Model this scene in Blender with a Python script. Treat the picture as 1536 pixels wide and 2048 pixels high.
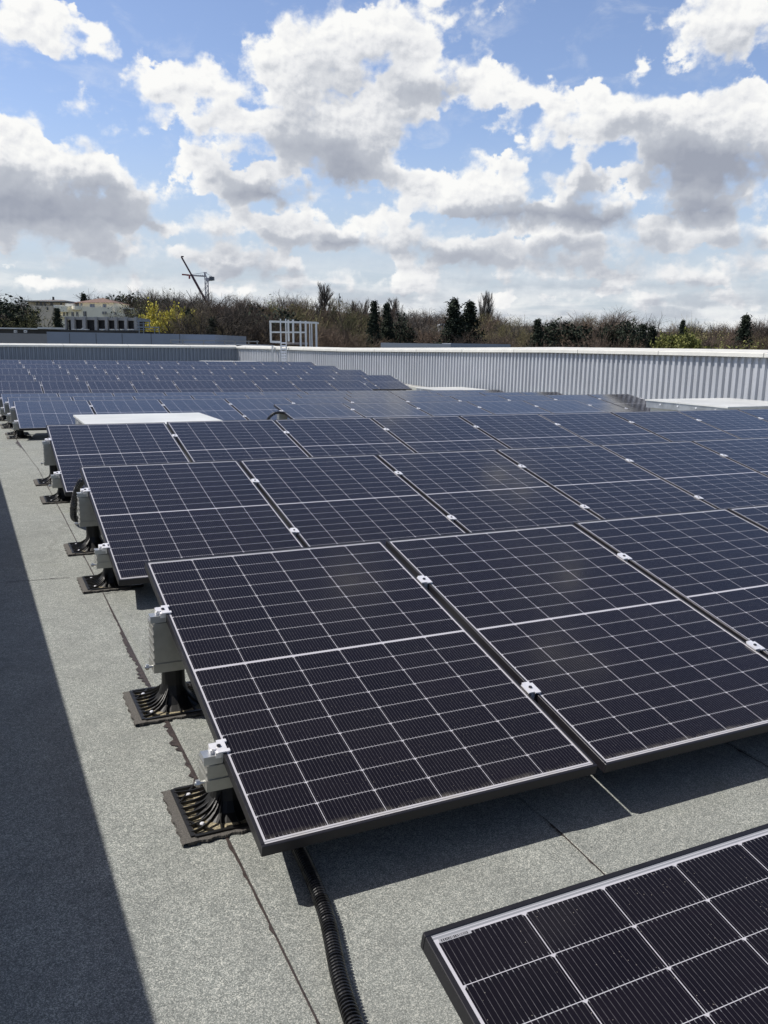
import bpy, bmesh, math, random
import numpy as np
from mathutils import Vector, Matrix, Euler
for o in list(bpy.data.objects): bpy.data.objects.remove(o)
SC = bpy.context.scene
COL = SC.collection
PI = math.pi

# ------------------------------------------------------------------ camera
PITCH, YAW, ROLL, FPX = 0.1964, 0.44812, 0.01816, 1692.355
cp, sp, cy_, sy_ = math.cos(PITCH), math.sin(PITCH), math.cos(YAW), math.sin(YAW)
FWD = Vector((sy_ * cp, cy_ * cp, -sp))
R0 = Vector((cy_, -sy_, 0)); U0 = R0.cross(FWD)
RGT = math.cos(ROLL) * R0 + math.sin(ROLL) * U0
UPV = -math.sin(ROLL) * R0 + math.cos(ROLL) * U0
cam_d = bpy.data.cameras.new('camera')
cam = bpy.data.objects.new('camera', cam_d); COL.objects.link(cam)
cam.matrix_world = Matrix(((RGT.x, UPV.x, -FWD.x, 0), (RGT.y, UPV.y, -FWD.y, 0), (RGT.z, UPV.z, -FWD.z, 0), (0, 0, 0, 1)))
cam_d.sensor_fit = 'VERTICAL'; cam_d.sensor_height = 24.0
cam_d.lens = FPX / 2048 * 24.0
cam_d.clip_start = 0.05; cam_d.clip_end = 6000
SC.camera = cam

def ray(u, v):
    return FWD + RGT * ((u - 768) / FPX) - UPV * ((v - 1024) / FPX)
def at_depth(u, v, D):
    return ray(u, v) * D

# ------------------------------------------------------------------ colour management
SC.view_settings.view_transform = 'Standard'
SC.view_settings.look = 'None'
SC.view_settings.exposure = 0.0
SC.view_settings.gamma = 1.0

# ------------------------------------------------------------------ sun
SUN = Vector((-0.63, 0.35, 1.0)).normalized()
SUN_EL = math.asin(SUN.z); SUN_AZ = math.atan2(SUN.x, SUN.y)
sd = bpy.data.lights.new('sun', 'SUN'); sd.energy = 5.0; sd.angle = math.radians(0.5); sd.color = (1.0, 0.955, 0.89)
so = bpy.data.objects.new('sun', sd); COL.objects.link(so)
so.rotation_euler = SUN.to_track_quat('Z', 'Y').to_euler()

# ------------------------------------------------------------------ node helper
class NB:
    """tiny expression builder on a node tree"""
    def __init__(s, nt): s.nt = nt; s.n = nt.nodes; s.l = nt.links
    def put(s, sock, v):
        if isinstance(v, bpy.types.NodeSocket): s.l.new(v, sock)
        elif v is not None: sock.default_value = v
    def m(s, op, a, b=None, c=None, clamp=False):
        x = s.n.new('ShaderNodeMath'); x.operation = op; x.use_clamp = clamp
        s.put(x.inputs[0], a); s.put(x.inputs[1], b); s.put(x.inputs[2], c)
        return x.outputs[0]
    def vm(s, op, a, b=None, c=None, out=0):
        x = s.n.new('ShaderNodeVectorMath'); x.operation = op
        s.put(x.inputs[0], a); s.put(x.inputs[1], b)
        if c is not None: s.put(x.inputs[2], c)
        return x.outputs[out]
    def length(s, a): return s.vm('LENGTH', a, out=1)
    def sep(s, v):
        x = s.n.new('ShaderNodeSeparateXYZ'); s.put(x.inputs[0], v); return x.outputs
    def comb(s, x, y, z=0.0):
        c = s.n.new('ShaderNodeCombineXYZ'); s.put(c.inputs[0], x); s.put(c.inputs[1], y); s.put(c.inputs[2], z); return c.outputs[0]
    def noise(s, vec, scale, detail=2, rough=0.5, dist=0.0, col=False, dim='3D', lac=2.0):
        x = s.n.new('ShaderNodeTexNoise'); x.noise_dimensions = dim
        if vec is not None: s.put(x.inputs['Vector'], vec)
        x.inputs['Scale'].default_value = scale; x.inputs['Detail'].default_value = detail
        x.inputs['Roughness'].default_value = rough; x.inputs['Distortion'].default_value = dist
        x.inputs['Lacunarity'].default_value = lac
        return x.outputs[1 if col else 0]
    def voro(s, vec, scale, feature='F1', out='Distance', rnd=1.0):
        x = s.n.new('ShaderNodeTexVoronoi'); x.feature = feature
        if vec is not None: s.put(x.inputs['Vector'], vec)
        x.inputs['Scale'].default_value = scale; x.inputs['Randomness'].default_value = rnd
        return x.outputs[out]
    def mr(s, v, a, b, c=0.0, d=1.0, smooth=False):
        x = s.n.new('ShaderNodeMapRange'); x.interpolation_type = 'SMOOTHSTEP' if smooth else 'LINEAR'
        s.put(x.inputs[0], v)
        for i, k in enumerate((a, b, c, d)): s.put(x.inputs[1 + i], k)
        return x.outputs[0]
    def mix(s, f, a, b, mode='MIX'):
        x = s.n.new('ShaderNodeMix'); x.data_type = 'RGBA'; x.blend_type = mode
        s.put(x.inputs[0], f)
        for i, v in ((6, a), (7, b)):
            if isinstance(v, bpy.types.NodeSocket): s.l.new(v, x.inputs[i])
            else: x.inputs[i].default_value = (*v[:3], 1)
        return x.outputs[2]
    def ramp(s, f, stops):
        x = s.n.new('ShaderNodeValToRGB'); s.put(x.inputs[0], f)
        e = x.color_ramp.elements
        while len(e) < len(stops): e.new(0.5)
        for k, (p, c) in enumerate(stops): e[k].position = p; e[k].color = (*c, 1)
        return x.outputs[0]
    def bump(s, h, strength, dist, normal=None):
        x = s.n.new('ShaderNodeBump'); x.inputs['Strength'].default_value = strength
        x.inputs['Distance'].default_value = dist; s.put(x.inputs['Height'], h)
        if normal is not None: s.put(x.inputs['Normal'], normal)
        return x.outputs[0]

# ------------------------------------------------------------------ world: Nishita sky with a field of cumulus
world = bpy.data.worlds.new('World'); SC.world = world; world.use_nodes = True
wt = world.node_tree; wt.nodes.clear(); W = NB(wt)
wt_out = wt.nodes.new('ShaderNodeOutputWorld')
sky = wt.nodes.new('ShaderNodeTexSky'); sky.sky_type = 'NISHITA'; sky.sun_disc = False
sky.sun_elevation = SUN_EL; sky.sun_rotation = SUN_AZ
sky.air_density = 1.0; sky.dust_density = 0.6; sky.ozone_density = 1.6; sky.altitude = 100

def azel(u, v):
    d = ray(u, v); return math.degrees(math.atan2(d.x, d.y)), math.degrees(math.atan2(d.z, math.hypot(d.x, d.y)))
# cumulus masses: direction of centre (measured on the photograph), half width and half height in degrees, rotation ignored
CL = [(60,45,135,48),(160,85,62,26),(8,105,26,18),
      (168,172,20,17),(268,249,58,17),(150,228,45,10),(160,277,32,13),
      (655,95,150,68),(760,75,110,62),(700,30,60,20),(830,110,75,60),(590,165,110,62),(385,160,120,42),(330,185,100,40),(440,150,60,28),
      (500,250,150,50),(640,270,150,70),(720,230,110,60),(800,190,90,70),(960,165,90,50),(1030,180,50,45),(700,335,85,48),(410,315,60,42),(390,365,75,30),
      (500,370,130,52),(610,405,80,28),(760,300,80,55),
      (885,8,130,30),(985,45,22,18),
      (1455,50,95,68),(1400,60,60,35),(1295,132,45,14),(1300,30,35,12),(1380,90,50,30),
      (1110,112,14,7),(1130,215,70,48),(1220,240,110,60),(1010,265,48,22),(1330,255,95,62),(1440,250,120,75),(1500,245,90,65),(1400,330,130,55),
      (1090,270,60,42),(1300,375,70,32),(1400,405,120,40),(1500,340,90,40),(1170,300,30,25),
      (25,300,85,55),(60,345,110,70),(180,350,75,60),(240,390,90,50),(110,430,190,48),(20,430,140,60),(290,440,80,28),
      (850,385,120,48),(960,390,130,55),(1020,340,40,35),(960,325,22,14),(1150,380,80,48),(1180,420,120,38),(1010,440,120,36),(1240,440,50,18),
      (420,455,90,30),(560,460,150,36),(680,480,70,32),(470,520,180,32),(210,500,110,40),(60,520,100,16),(330,500,80,22),
      (760,430,60,26),(800,480,130,34),(930,500,180,38),(1130,490,140,34),(1300,480,130,32),(1450,470,120,30),(1100,545,190,24),(1350,545,200,26),
      (650,560,160,24),(420,575,150,20),(150,570,150,20),(850,560,120,22),(1500,520,80,26),(1000,600,250,20),(1350,600,250,20)]
DK = [(70,415,170,42,.8),(190,395,85,35,.7),(260,435,90,24,.7),(20,370,60,30,.5),
      (700,345,90,34,.8),(640,300,110,36,.6),(740,370,50,16,.6),(530,395,90,24,.8),(450,370,40,22,.5),(570,195,60,16,.35),(640,130,60,22,.25),
      (860,190,70,28,.55),(1420,330,140,38,.95),(1340,300,80,28,.6),(1260,260,60,22,.4),(1410,415,95,24,.95),(1490,350,70,26,.7),
      (960,440,90,24,.8),(1180,425,110,22,1.0),(1030,430,110,22,.8),(1180,385,40,26,.55),(1480,90,60,26,.3),
      (560,480,90,16,.5),(680,490,60,14,.8),(520,540,110,18,.55),(170,520,70,20,.35),(900,510,110,16,.6),(1230,540,140,13,.5),(1130,500,140,16,.5),
      (1460,490,90,20,.5),(1300,480,80,14,.45),(820,590,100,10,.35),(1170,575,60,14,.45),(300,590,200,10,.25),(1480,590,120,12,.3),(1000,575,90,12,.3),(930,275,40,20,.1)]
FG = FPX / 57.3

def masses(az, el, lst, grow, unit):
    """signed distance (degrees) outside / inside the cloud masses; numpy"""
    d = np.full(az.shape, 9.0)
    for it in lst:
        a0, e0 = azel(it[0], it[1]); sx = FG / (it[2] * grow); sy = FG / (it[3] * grow)
        ln = np.hypot((az - a0) * sx, (el - e0) * sy)
        ln = (ln - 1) * min(it[2], it[3]) / FG
        h = np.clip(0.5 + 0.5 * (d - ln) / 0.4, 0, 1)
        d = d * (1 - h) + ln * h - 0.4 * h * (1 - h)
    return -d
AZ0, AZ1, AZ2 = 0.0, 25.0, 50.0
ELR = [0.6 + 0.64 * k for k in range(11)] + [7.0 + 1.02 * k for k in range(1, 14)]
NB_ = len(ELR)
azl = [np.linspace(AZ0, AZ1, 32), np.linspace(AZ1, AZ2, 32)]
def cloud_rows():
    rows = []
    for k in range(NB_):
        for s_ in range(2):
            az = azl[s_]; el = np.full(32, ELR[k])
            D = np.clip(masses(az, el, CL, 0.95, 0), -2.2, 2.2)
            up = np.clip(masses(az - 0.4, el + np.where(el < 7, 0.9, 1.8), CL, 1.0, 0), -2.2, 2.2)
            sh = np.zeros(32)
            for (u, v, a, b, kk) in DK:
                a0, e0 = azel(u, v)
                r = np.hypot((az - a0) * FG / (a * 1.25), (el - e0) * FG / (b * 1.25))
                t = np.clip((1.15 - r) / 0.8, 0, 1); sh = np.maximum(sh, t * t * (3 - 2 * t) * min(1, kk * 1.0 + .08))
            auto = np.clip((up + 0.2) / np.where(el < 7, 1.1, 2.0), 0, 1) * np.where(el > 12, 0.40, 0.55)
            rows.append((k, s_, (D + 2.2) / 4.4, np.maximum(sh, auto)))
    return rows
tc = wt.nodes.new('ShaderNodeTexCoord')
dx, dy, dz = W.sep(W.vm('NORMALIZE', tc.outputs['Generated']))
AZ = W.m('MULTIPLY', W.m('ARCTAN2', dx, dy), 57.2958)
EL = W.m('MULTIPLY', W.m('ARCSINE', dz), 57.2958)
POS = W.comb(AZ, EL, 0.0)
wn = W.noise(POS, 0.40, 4, 0.58, col=True, dim='2D')
wsc = W.mr(EL, 1.5, 10, 0.5, 1.0)
q = W.vm('MULTIPLY_ADD', W.vm('SUBTRACT', wn, (0.5, 0.5, 0.5)), W.vm('MULTIPLY', W.comb(wsc, wsc, wsc), (2.6, 1.9, 0)), POS)
qa, qe, _ = W.sep(q)
fac = [W.m('DIVIDE', qa, 25.0, clamp=True), W.m('DIVIDE', W.m('SUBTRACT', qa, 25.0), 25.0, clamp=True)]
right = W.m('GREATER_THAN', qa, 25.0)
qc = W.m('MINIMUM', W.m('MAXIMUM', qe, ELR[0]), ELR[-1])
row = W.m('MINIMUM', W.m('DIVIDE', W.m('SUBTRACT', qc, 0.6), 0.64), W.m('ADD', W.m('DIVIDE', W.m('SUBTRACT', qc, 7.0), 1.02), 10.0))
acc = None
pair = {}
for (k, s_, D, S) in cloud_rows():
    x = wt.nodes.new('ShaderNodeValToRGB'); x.color_ramp.interpolation = 'EASE'
    e = x.color_ramp.elements
    for i in range(30): e.new((i + 1) / 31)
    for i in range(32): e[i].position = i / 31; e[i].color = (float(D[i]), float(S[i]), 0, 1)
    wt.links.new(fac[s_], x.inputs[0]); pair[s_] = x.outputs[0]
    if s_ == 1:
        c = W.vm('MULTIPLY_ADD', W.vm('SUBTRACT', pair[1], pair[0]), W.comb(right, right, right), pair[0])
        w = W.m('MAXIMUM', W.m('SUBTRACT', 1.0, W.m('ABSOLUTE', W.m('SUBTRACT', row, float(k)))), 0.0)
        sc = wt.nodes.new('ShaderNodeVectorMath'); sc.operation = 'SCALE'; W.put(sc.inputs[0], c); W.put(sc.inputs[3], w)
        acc = sc.outputs[0] if acc is None else W.vm('ADD', acc, sc.outputs[0])
cD, cS, _ = W.sep(acc)
blob = W.m('MULTIPLY_ADD', cD, 4.4, -2.2)
# the rest of the sky, outside the photographed part: a broken field of the same clouds
inside = W.m('MULTIPLY', W.mr(W.m('ABSOLUTE', W.m('SUBTRACT', AZ, 25.0)), 24.5, 31, 1, 0), W.mr(EL, 20, 25, 1, 0))
fld = W.mr(W.noise(W.vm('MULTIPLY', POS, (1, 1.6, 1)), 0.075, 3, 0.5, dim='2D'), 0.56, 0.76, -2.6, 1.4)
for (a_, e_, sa, se) in ((25.5, 24.0, 5, 2.6), (45.5, 34.6, 5.0, 3.6), (29.3, 39.2, 5.5, 2.6), (40.0, 29.8, 6, 2.2)):
    r_ = W.length(W.vm('MULTIPLY_ADD', q, (1 / sa, 1 / se, 0), (-a_ / sa, -e_ / se, 0)))
    fld = W.m('MAXIMUM', fld, W.mr(r_, 1.6, 0.2, -2.0, 0.35))
inv = W.m('SUBTRACT', 1.0, inside)
blob = W.m('ADD', W.m('MULTIPLY', blob, inside), W.m('MULTIPLY', fld, inv))
cS = W.m('ADD', W.m('MULTIPLY', cS, inside), W.m('MULTIPLY', W.mr(fld, 0.3, 2.2, 0, 0.6), inv))
PS = W.vm('MULTIPLY', POS, (1, 1.25, 1))
def puff(P):
    """billowing detail: rounded puffs on two sizes plus a soft fractal"""
    wv = W.vm('MULTIPLY_ADD', W.vm('SUBTRACT', wn, (0.5, 0.5, 0.5)), (1.6, 1.6, 0), P)
    v1 = W.voro(wv, 0.62, 'F1'); v2 = W.voro(wv, 1.55, 'F1')
    n = W.noise(P, 0.50, 8, 0.58, dim='2D')
    t = W.m('MULTIPLY_ADD', W.m('SUBTRACT', n, 0.5), 2.1, W.m('MULTIPLY', W.m('SUBTRACT', 0.42, v1), 0.8))
    return W.m('MULTIPLY_ADD', W.m('SUBTRACT', 0.42, v2), 0.26, t)
f0 = puff(PS)
fs = puff(W.vm('ADD', PS, (-0.16, 0.34, 0)))
fsc = W.mr(EL, 1.5, 9, 0.5, 1.0)
d0 = W.m('MULTIPLY_ADD', f0, fsc, blob)
low = W.mr(EL, 7.0, 1.0, 0, 1, True)
soft = W.mr(W.noise(POS, 0.35, 2, dim='2D'), 0.35, 0.65, 0.12, 0.95)
alpha = W.mr(d0, -0.12, soft, 0, 1, True)
wisp = W.mr(W.noise(W.vm('MULTIPLY', POS, (0.5, 1, 1)), 0.5, 6, 0.62, 0.3, dim='2D'), 0.50, 0.85, 0, 0.35, True)
sn = W.noise(W.vm('MULTIPLY', POS, (0.13, 0.62, 1)), 1.0, 6, 0.58, 0.2, dim='2D')
streak = W.mr(sn, 0.30, 0.54, 0, 1, True)
alpha = W.m('MAXIMUM', alpha, W.m('MULTIPLY', wisp, W.mr(d0, -2.0, 0.0, 0.1, 1)))
alpha = W.m('MAXIMUM', alpha, W.m('MULTIPLY', streak, W.m('MULTIPLY', low, 0.75)))
edge = W.m('MAXIMUM', W.m('MULTIPLY', W.m('SUBTRACT', fs, f0), 0.75), -0.25)
edge = W.m('MULTIPLY', edge, W.mr(cS, 0.0, 0.6, 0.60, 0.24))
rim = W.mr(d0, 0.0, 0.9, -0.16, 0.04, True)
shade = W.m('ADD', W.m('ADD', cS, edge), rim)
shade = W.m('ADD', shade, W.m('MULTIPLY', low, W.mr(W.noise(W.vm('MULTIPLY', POS, (0.22, 0.9, 1)), 0.9, 4, 0.55, dim='2D'), 0.38, 0.62, 0.02, 0.42)))
shade = W.m('MINIMUM', W.m('MAXIMUM', shade, 0.0), 1.0)
ccol = W.ramp(shade, [(0.0, (0.97, 0.97, 0.955)), (0.22, (0.83, 0.84, 0.86)), (0.5, (0.52, 0.55, 0.61)), (1.0, (0.345, 0.375, 0.45))])
SKB = W.mr(EL, 19, 50, 1.30, 0.75, True)
bg1 = wt.nodes.new('ShaderNodeBackground'); bg1.inputs[1].default_value = 0.12
wt.links.new(W.mix(W.mr(EL, 14, 1, 0.0, 0.85, True), W.vm('MULTIPLY', W.vm('MULTIPLY', sky.outputs[0], W.comb(W.mr(EL, 36, 60, 0.98, 1.50), W.mr(EL, 36, 60, 0.93, 1.05), W.mr(EL, 36, 60, 1.0, 0.78))), W.comb(SKB, SKB, SKB)), (4.3, 4.9, 5.6)), bg1.inputs[0])
bg2 = wt.nodes.new('ShaderNodeBackground'); bg2.inputs[1].default_value = 1.0
wt.links.new(ccol, bg2.inputs[0])
mx = wt.nodes.new('ShaderNodeMixShader')
wt.links.new(alpha, mx.inputs[0]); wt.links.new(bg1.outputs[0], mx.inputs[1]); wt.links.new(bg2.outputs[0], mx.inputs[2])
wt.links.new(mx.outputs[0], wt_out.inputs[0])

# ------------------------------------------------------------------ mesh + object helpers
class MB:
    def __init__(s): s.v = []; s.f = []
    def add(s, vs, fs):
        o = len(s.v); s.v += [tuple(p) for p in vs]; s.f += [tuple(i + o for i in f) for f in fs]
    def box(s, x0, x1, y0, y1, z0, z1, M=None):
        vs = [Vector((x, y, z)) for z in (z0, z1) for y in (y0, y1) for x in (x0, x1)]
        if M is not None: vs = [M @ p for p in vs]
        s.add(vs, [(0, 2, 3, 1), (4, 5, 7, 6), (0, 1, 5, 4), (2, 6, 7, 3), (0, 4, 6, 2), (1, 3, 7, 5)])
    def bar(s, a, b, w, h=None, up=Vector((0, 0, 1))):
        a = Vector(a); b = Vector(b); h = h or w; d = (b - a).normalized()
        x = d.cross(up)
        if x.length < 1e-4: x = d.cross(Vector((1, 0, 0)))
        x.normalize(); y = x.cross(d)
        vs = [p + x * (sx * w / 2) + y * (sy * h / 2) for p in (a, b) for sx, sy in ((-1, -1), (1, -1), (1, 1), (-1, 1))]
        s.add(vs, [(3, 2, 1, 0), (4, 5, 6, 7), (0, 1, 5, 4), (1, 2, 6, 5), (2, 3, 7, 6), (3, 0, 4, 7)])
    def tube(s, pts, rad, n=8, cap=True):
        pts = [Vector(p) for p in pts]; rs = rad if isinstance(rad, (list, tuple)) else [rad] * len(pts)
        o = len(s.v); t0 = (pts[1] - pts[0]).normalized()
        x = t0.cross(Vector((0, 0, 1)))
        if x.length < 1e-3: x = Vector((1, 0, 0))
        x.normalize()
        for i, p in enumerate(pts):
            t = (pts[min(i + 1, len(pts) - 1)] - pts[max(i - 1, 0)]).normalized()
            x = (x - t * x.dot(t)).normalized(); y = t.cross(x)
            for k in range(n):
                a = 2 * PI * k / n; s.v.append(tuple(p + (x * math.cos(a) + y * math.sin(a)) * rs[i]))
        for i in range(len(pts) - 1):
            for k in range(n):
                k2 = (k + 1) % n
                s.f.append((o + i * n + k, o + i * n + k2, o + (i + 1) * n + k2, o + (i + 1) * n + k))
        if cap:
            s.f.append(tuple(o + k for k in reversed(range(n))))
            s.f.append(tuple(o + (len(pts) - 1) * n + k for k in range(n)))
    def prism(s, poly, z0, z1, M=None):
        n = len(poly); vs = [Vector((x, y, z0)) for x, y in poly] + [Vector((x, y, z1)) for x, y in poly]
        if M is not None: vs = [M @ p for p in vs]
        s.add(vs, [tuple(reversed(range(n))), tuple(range(n, 2 * n))] + [(i, (i + 1) % n, n + (i + 1) % n, n + i) for i in range(n)])
    def lathe(s, prof, c=(0, 0, 0), n=16):
        o = len(s.v)
        for r, z in prof:
            for k in range(n):
                a = 2 * PI * k / n; s.v.append((c[0] + r * math.cos(a), c[1] + r * math.sin(a), c[2] + z))
        for i in range(len(prof) - 1):
            for k in range(n):
                k2 = (k + 1) % n; s.f.append((o + i * n + k, o + i * n + k2, o + (i + 1) * n + k2, o + (i + 1) * n + k))
    def build(s, name, mat=None, parent=None, smooth=False, world=True):
        me = bpy.data.meshes.new(name)
        vs = s.v
        if parent is not None and world:
            Mi = pmat(parent).inverted(); vs = [tuple(Mi @ Vector(p)) for p in vs]
        me.from_pydata(vs, [], s.f); me.validate(); me.update()
        if smooth: me.polygons.foreach_set('use_smooth', [True] * len(me.polygons))
        o = bpy.data.objects.new(name, me); COL.objects.link(o)
        if mat: me.materials.append(mat)
        if parent is not None: o.parent = parent
        return o
def pmat(o):
    M = Matrix.Translation(o.location) @ o.rotation_euler.to_matrix().to_4x4()
    return pmat(o.parent) @ M if o.parent else M
def tag(o, label, cat, group=None):
    o['label'] = label; o['category'] = cat
    if group: o['group'] = group
    return o
def thing(name, label, cat, loc=(0, 0, 0), rot=(0, 0, 0), group=None):
    o = bpy.data.objects.new(name, None); COL.objects.link(o); o.location = loc; o.rotation_euler = rot
    o.empty_display_size = 0.1
    return tag(o, label, cat, group)
KIDS = {}
def dup(root, loc, rot=None, label=None, group=None, scale=None):
    """copy a thing with copies of its parts and sub-parts"""
    r = root.copy(); COL.objects.link(r); r.location = loc
    if rot is not None: r.rotation_euler = rot
    if scale is not None: r.scale = scale
    if label: r['label'] = label
    if group: r['group'] = group
    def kids(src, dst):
        if src.name not in KIDS: KIDS[src.name] = list(src.children)
        for ch in KIDS[src.name]:
            c = ch.copy(); COL.objects.link(c); c.parent = dst; kids(ch, c)
    kids(root, r)
    return r
def arr_obj(name, V, F, mat, parent=None, attr=None):
    """big mesh from numpy arrays; F is (n,3) or (n,4)"""
    me = bpy.data.meshes.new(name); V = np.asarray(V, np.float32); F = np.asarray(F, np.int32)
    if parent is not None: V = V - np.array(parent.location, np.float32)
    me.vertices.add(len(V)); me.vertices.foreach_set('co', V.ravel())
    k = F.shape[1]; me.loops.add(F.size); me.loops.foreach_set('vertex_index', F.ravel())
    me.polygons.add(len(F)); me.polygons.foreach_set('loop_start', np.arange(0, F.size, k, dtype=np.int32))
    me.update(calc_edges=True); me.validate()
    if attr is not None:
        a = me.attributes.new('tone', 'FLOAT', 'POINT'); a.data.foreach_set('value', np.asarray(attr, np.float32))
    o = bpy.data.objects.new(name, me); COL.objects.link(o); me.materials.append(mat)
    if parent is not None: o.parent = parent
    return o

# ------------------------------------------------------------------ materials
def new_mat(name):
    m = bpy.data.materials.new(name); m.use_nodes = True
    return m, NB(m.node_tree), m.node_tree.nodes['Principled BSDF']
def setp(B, bs, color=None, rough=None, metal=None, normal=None, ior=None, spec=None):
    if color is not None:
        if isinstance(color, bpy.types.NodeSocket): B.l.new(color, bs.inputs['Base Color'])
        else: bs.inputs['Base Color'].default_value = (*color, 1)
    if rough is not None: B.put(bs.inputs['Roughness'], rough)
    if metal is not None: B.put(bs.inputs['Metallic'], metal)
    if ior is not None: bs.inputs['IOR'].default_value = ior
    if spec is not None: bs.inputs['Specular IOR Level'].default_value = spec
    if normal is not None: B.l.new(normal, bs.inputs['Normal'])
def objc(B): return B.n.new('ShaderNodeTexCoord').outputs['Object']
def simple(name, color, rough=0.6, metal=0.0, var=0.15, scale=8.0, bump=0.0, spec=None):
    m, B, bs = new_mat(name); c = objc(B)
    n = B.noise(c, scale, 5, 0.6)
    lo = tuple(k * (1 - var) for k in color); hi = tuple(min(1, k * (1 + var)) for k in color)
    setp(B, bs, B.mix(B.mr(n, 0.3, 0.7), lo, hi), B.mr(n, 0.2, 0.8, rough * 0.85, min(1, rough * 1.15)), metal, spec=spec)
    if bump: B.l.new(B.bump(n, bump, 0.01), bs.inputs['Normal'])
    return m

def mat_felt():
    m, B, bs = new_mat('mineral_felt'); c = objc(B)
    g1 = B.voro(c, 430.0, out='Color'); gs = B.sep(g1)[0]
    g2 = B.noise(c, 270.0, 3, 0.75)
    g3 = B.noise(c, 45.0, 3, 0.6)
    sp = B.m('ADD', B.m('MULTIPLY', gs, 0.45), B.m('ADD', B.m('MULTIPLY', g2, 0.75), B.m('MULTIPLY', g3, 0.25)))
    col = B.ramp(sp, [(0.38, (0.075, 0.080, 0.073)), (0.60, (0.180, 0.194, 0.181)), (0.80, (0.292, 0.31, 0.290)), (0.96, (0.60, 0.60, 0.54))])
    big = B.noise(c, 0.9, 5, 0.6); med = B.noise(c, 6.0, 5, 0.65)
    col = B.mix(B.mr(big, 0.35, 0.7, 0.0, 0.30), col, (0.235, 0.24, 0.218))
    moss = B.m('MULTIPLY', B.mr(B.noise(c, 2.3, 4, 0.6), 0.60, 0.75, 0, 0.30), B.mr(med, 0.4, 0.6))
    col = B.mix(moss, col, (0.13, 0.145, 0.075))
    col = B.mix(B.mr(med, 0.35, 0.65, 0.26, 0.0), col, (0.12, 0.125, 0.12))
    # dried puddle rims and walked-in dirt
    pd = B.noise(c, 0.55, 4, 0.55); rimp = B.m('MULTIPLY', B.mr(B.m('ABSOLUTE', B.m('SUBTRACT', pd, 0.56)), 0.012, 0.0, 0, 0.35), B.mr(med, 0.35, 0.6))
    col = B.mix(rimp, col, (0.10, 0.10, 0.09))
    col = B.mix(B.mr(pd, 0.56, 0.60, 0.0, 0.16), col, (0.13, 0.135, 0.125))
    setp(B, bs, col, 0.88, 0.0, B.bump(sp, 0.55, 0.003), spec=0.25)
    return m
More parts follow.
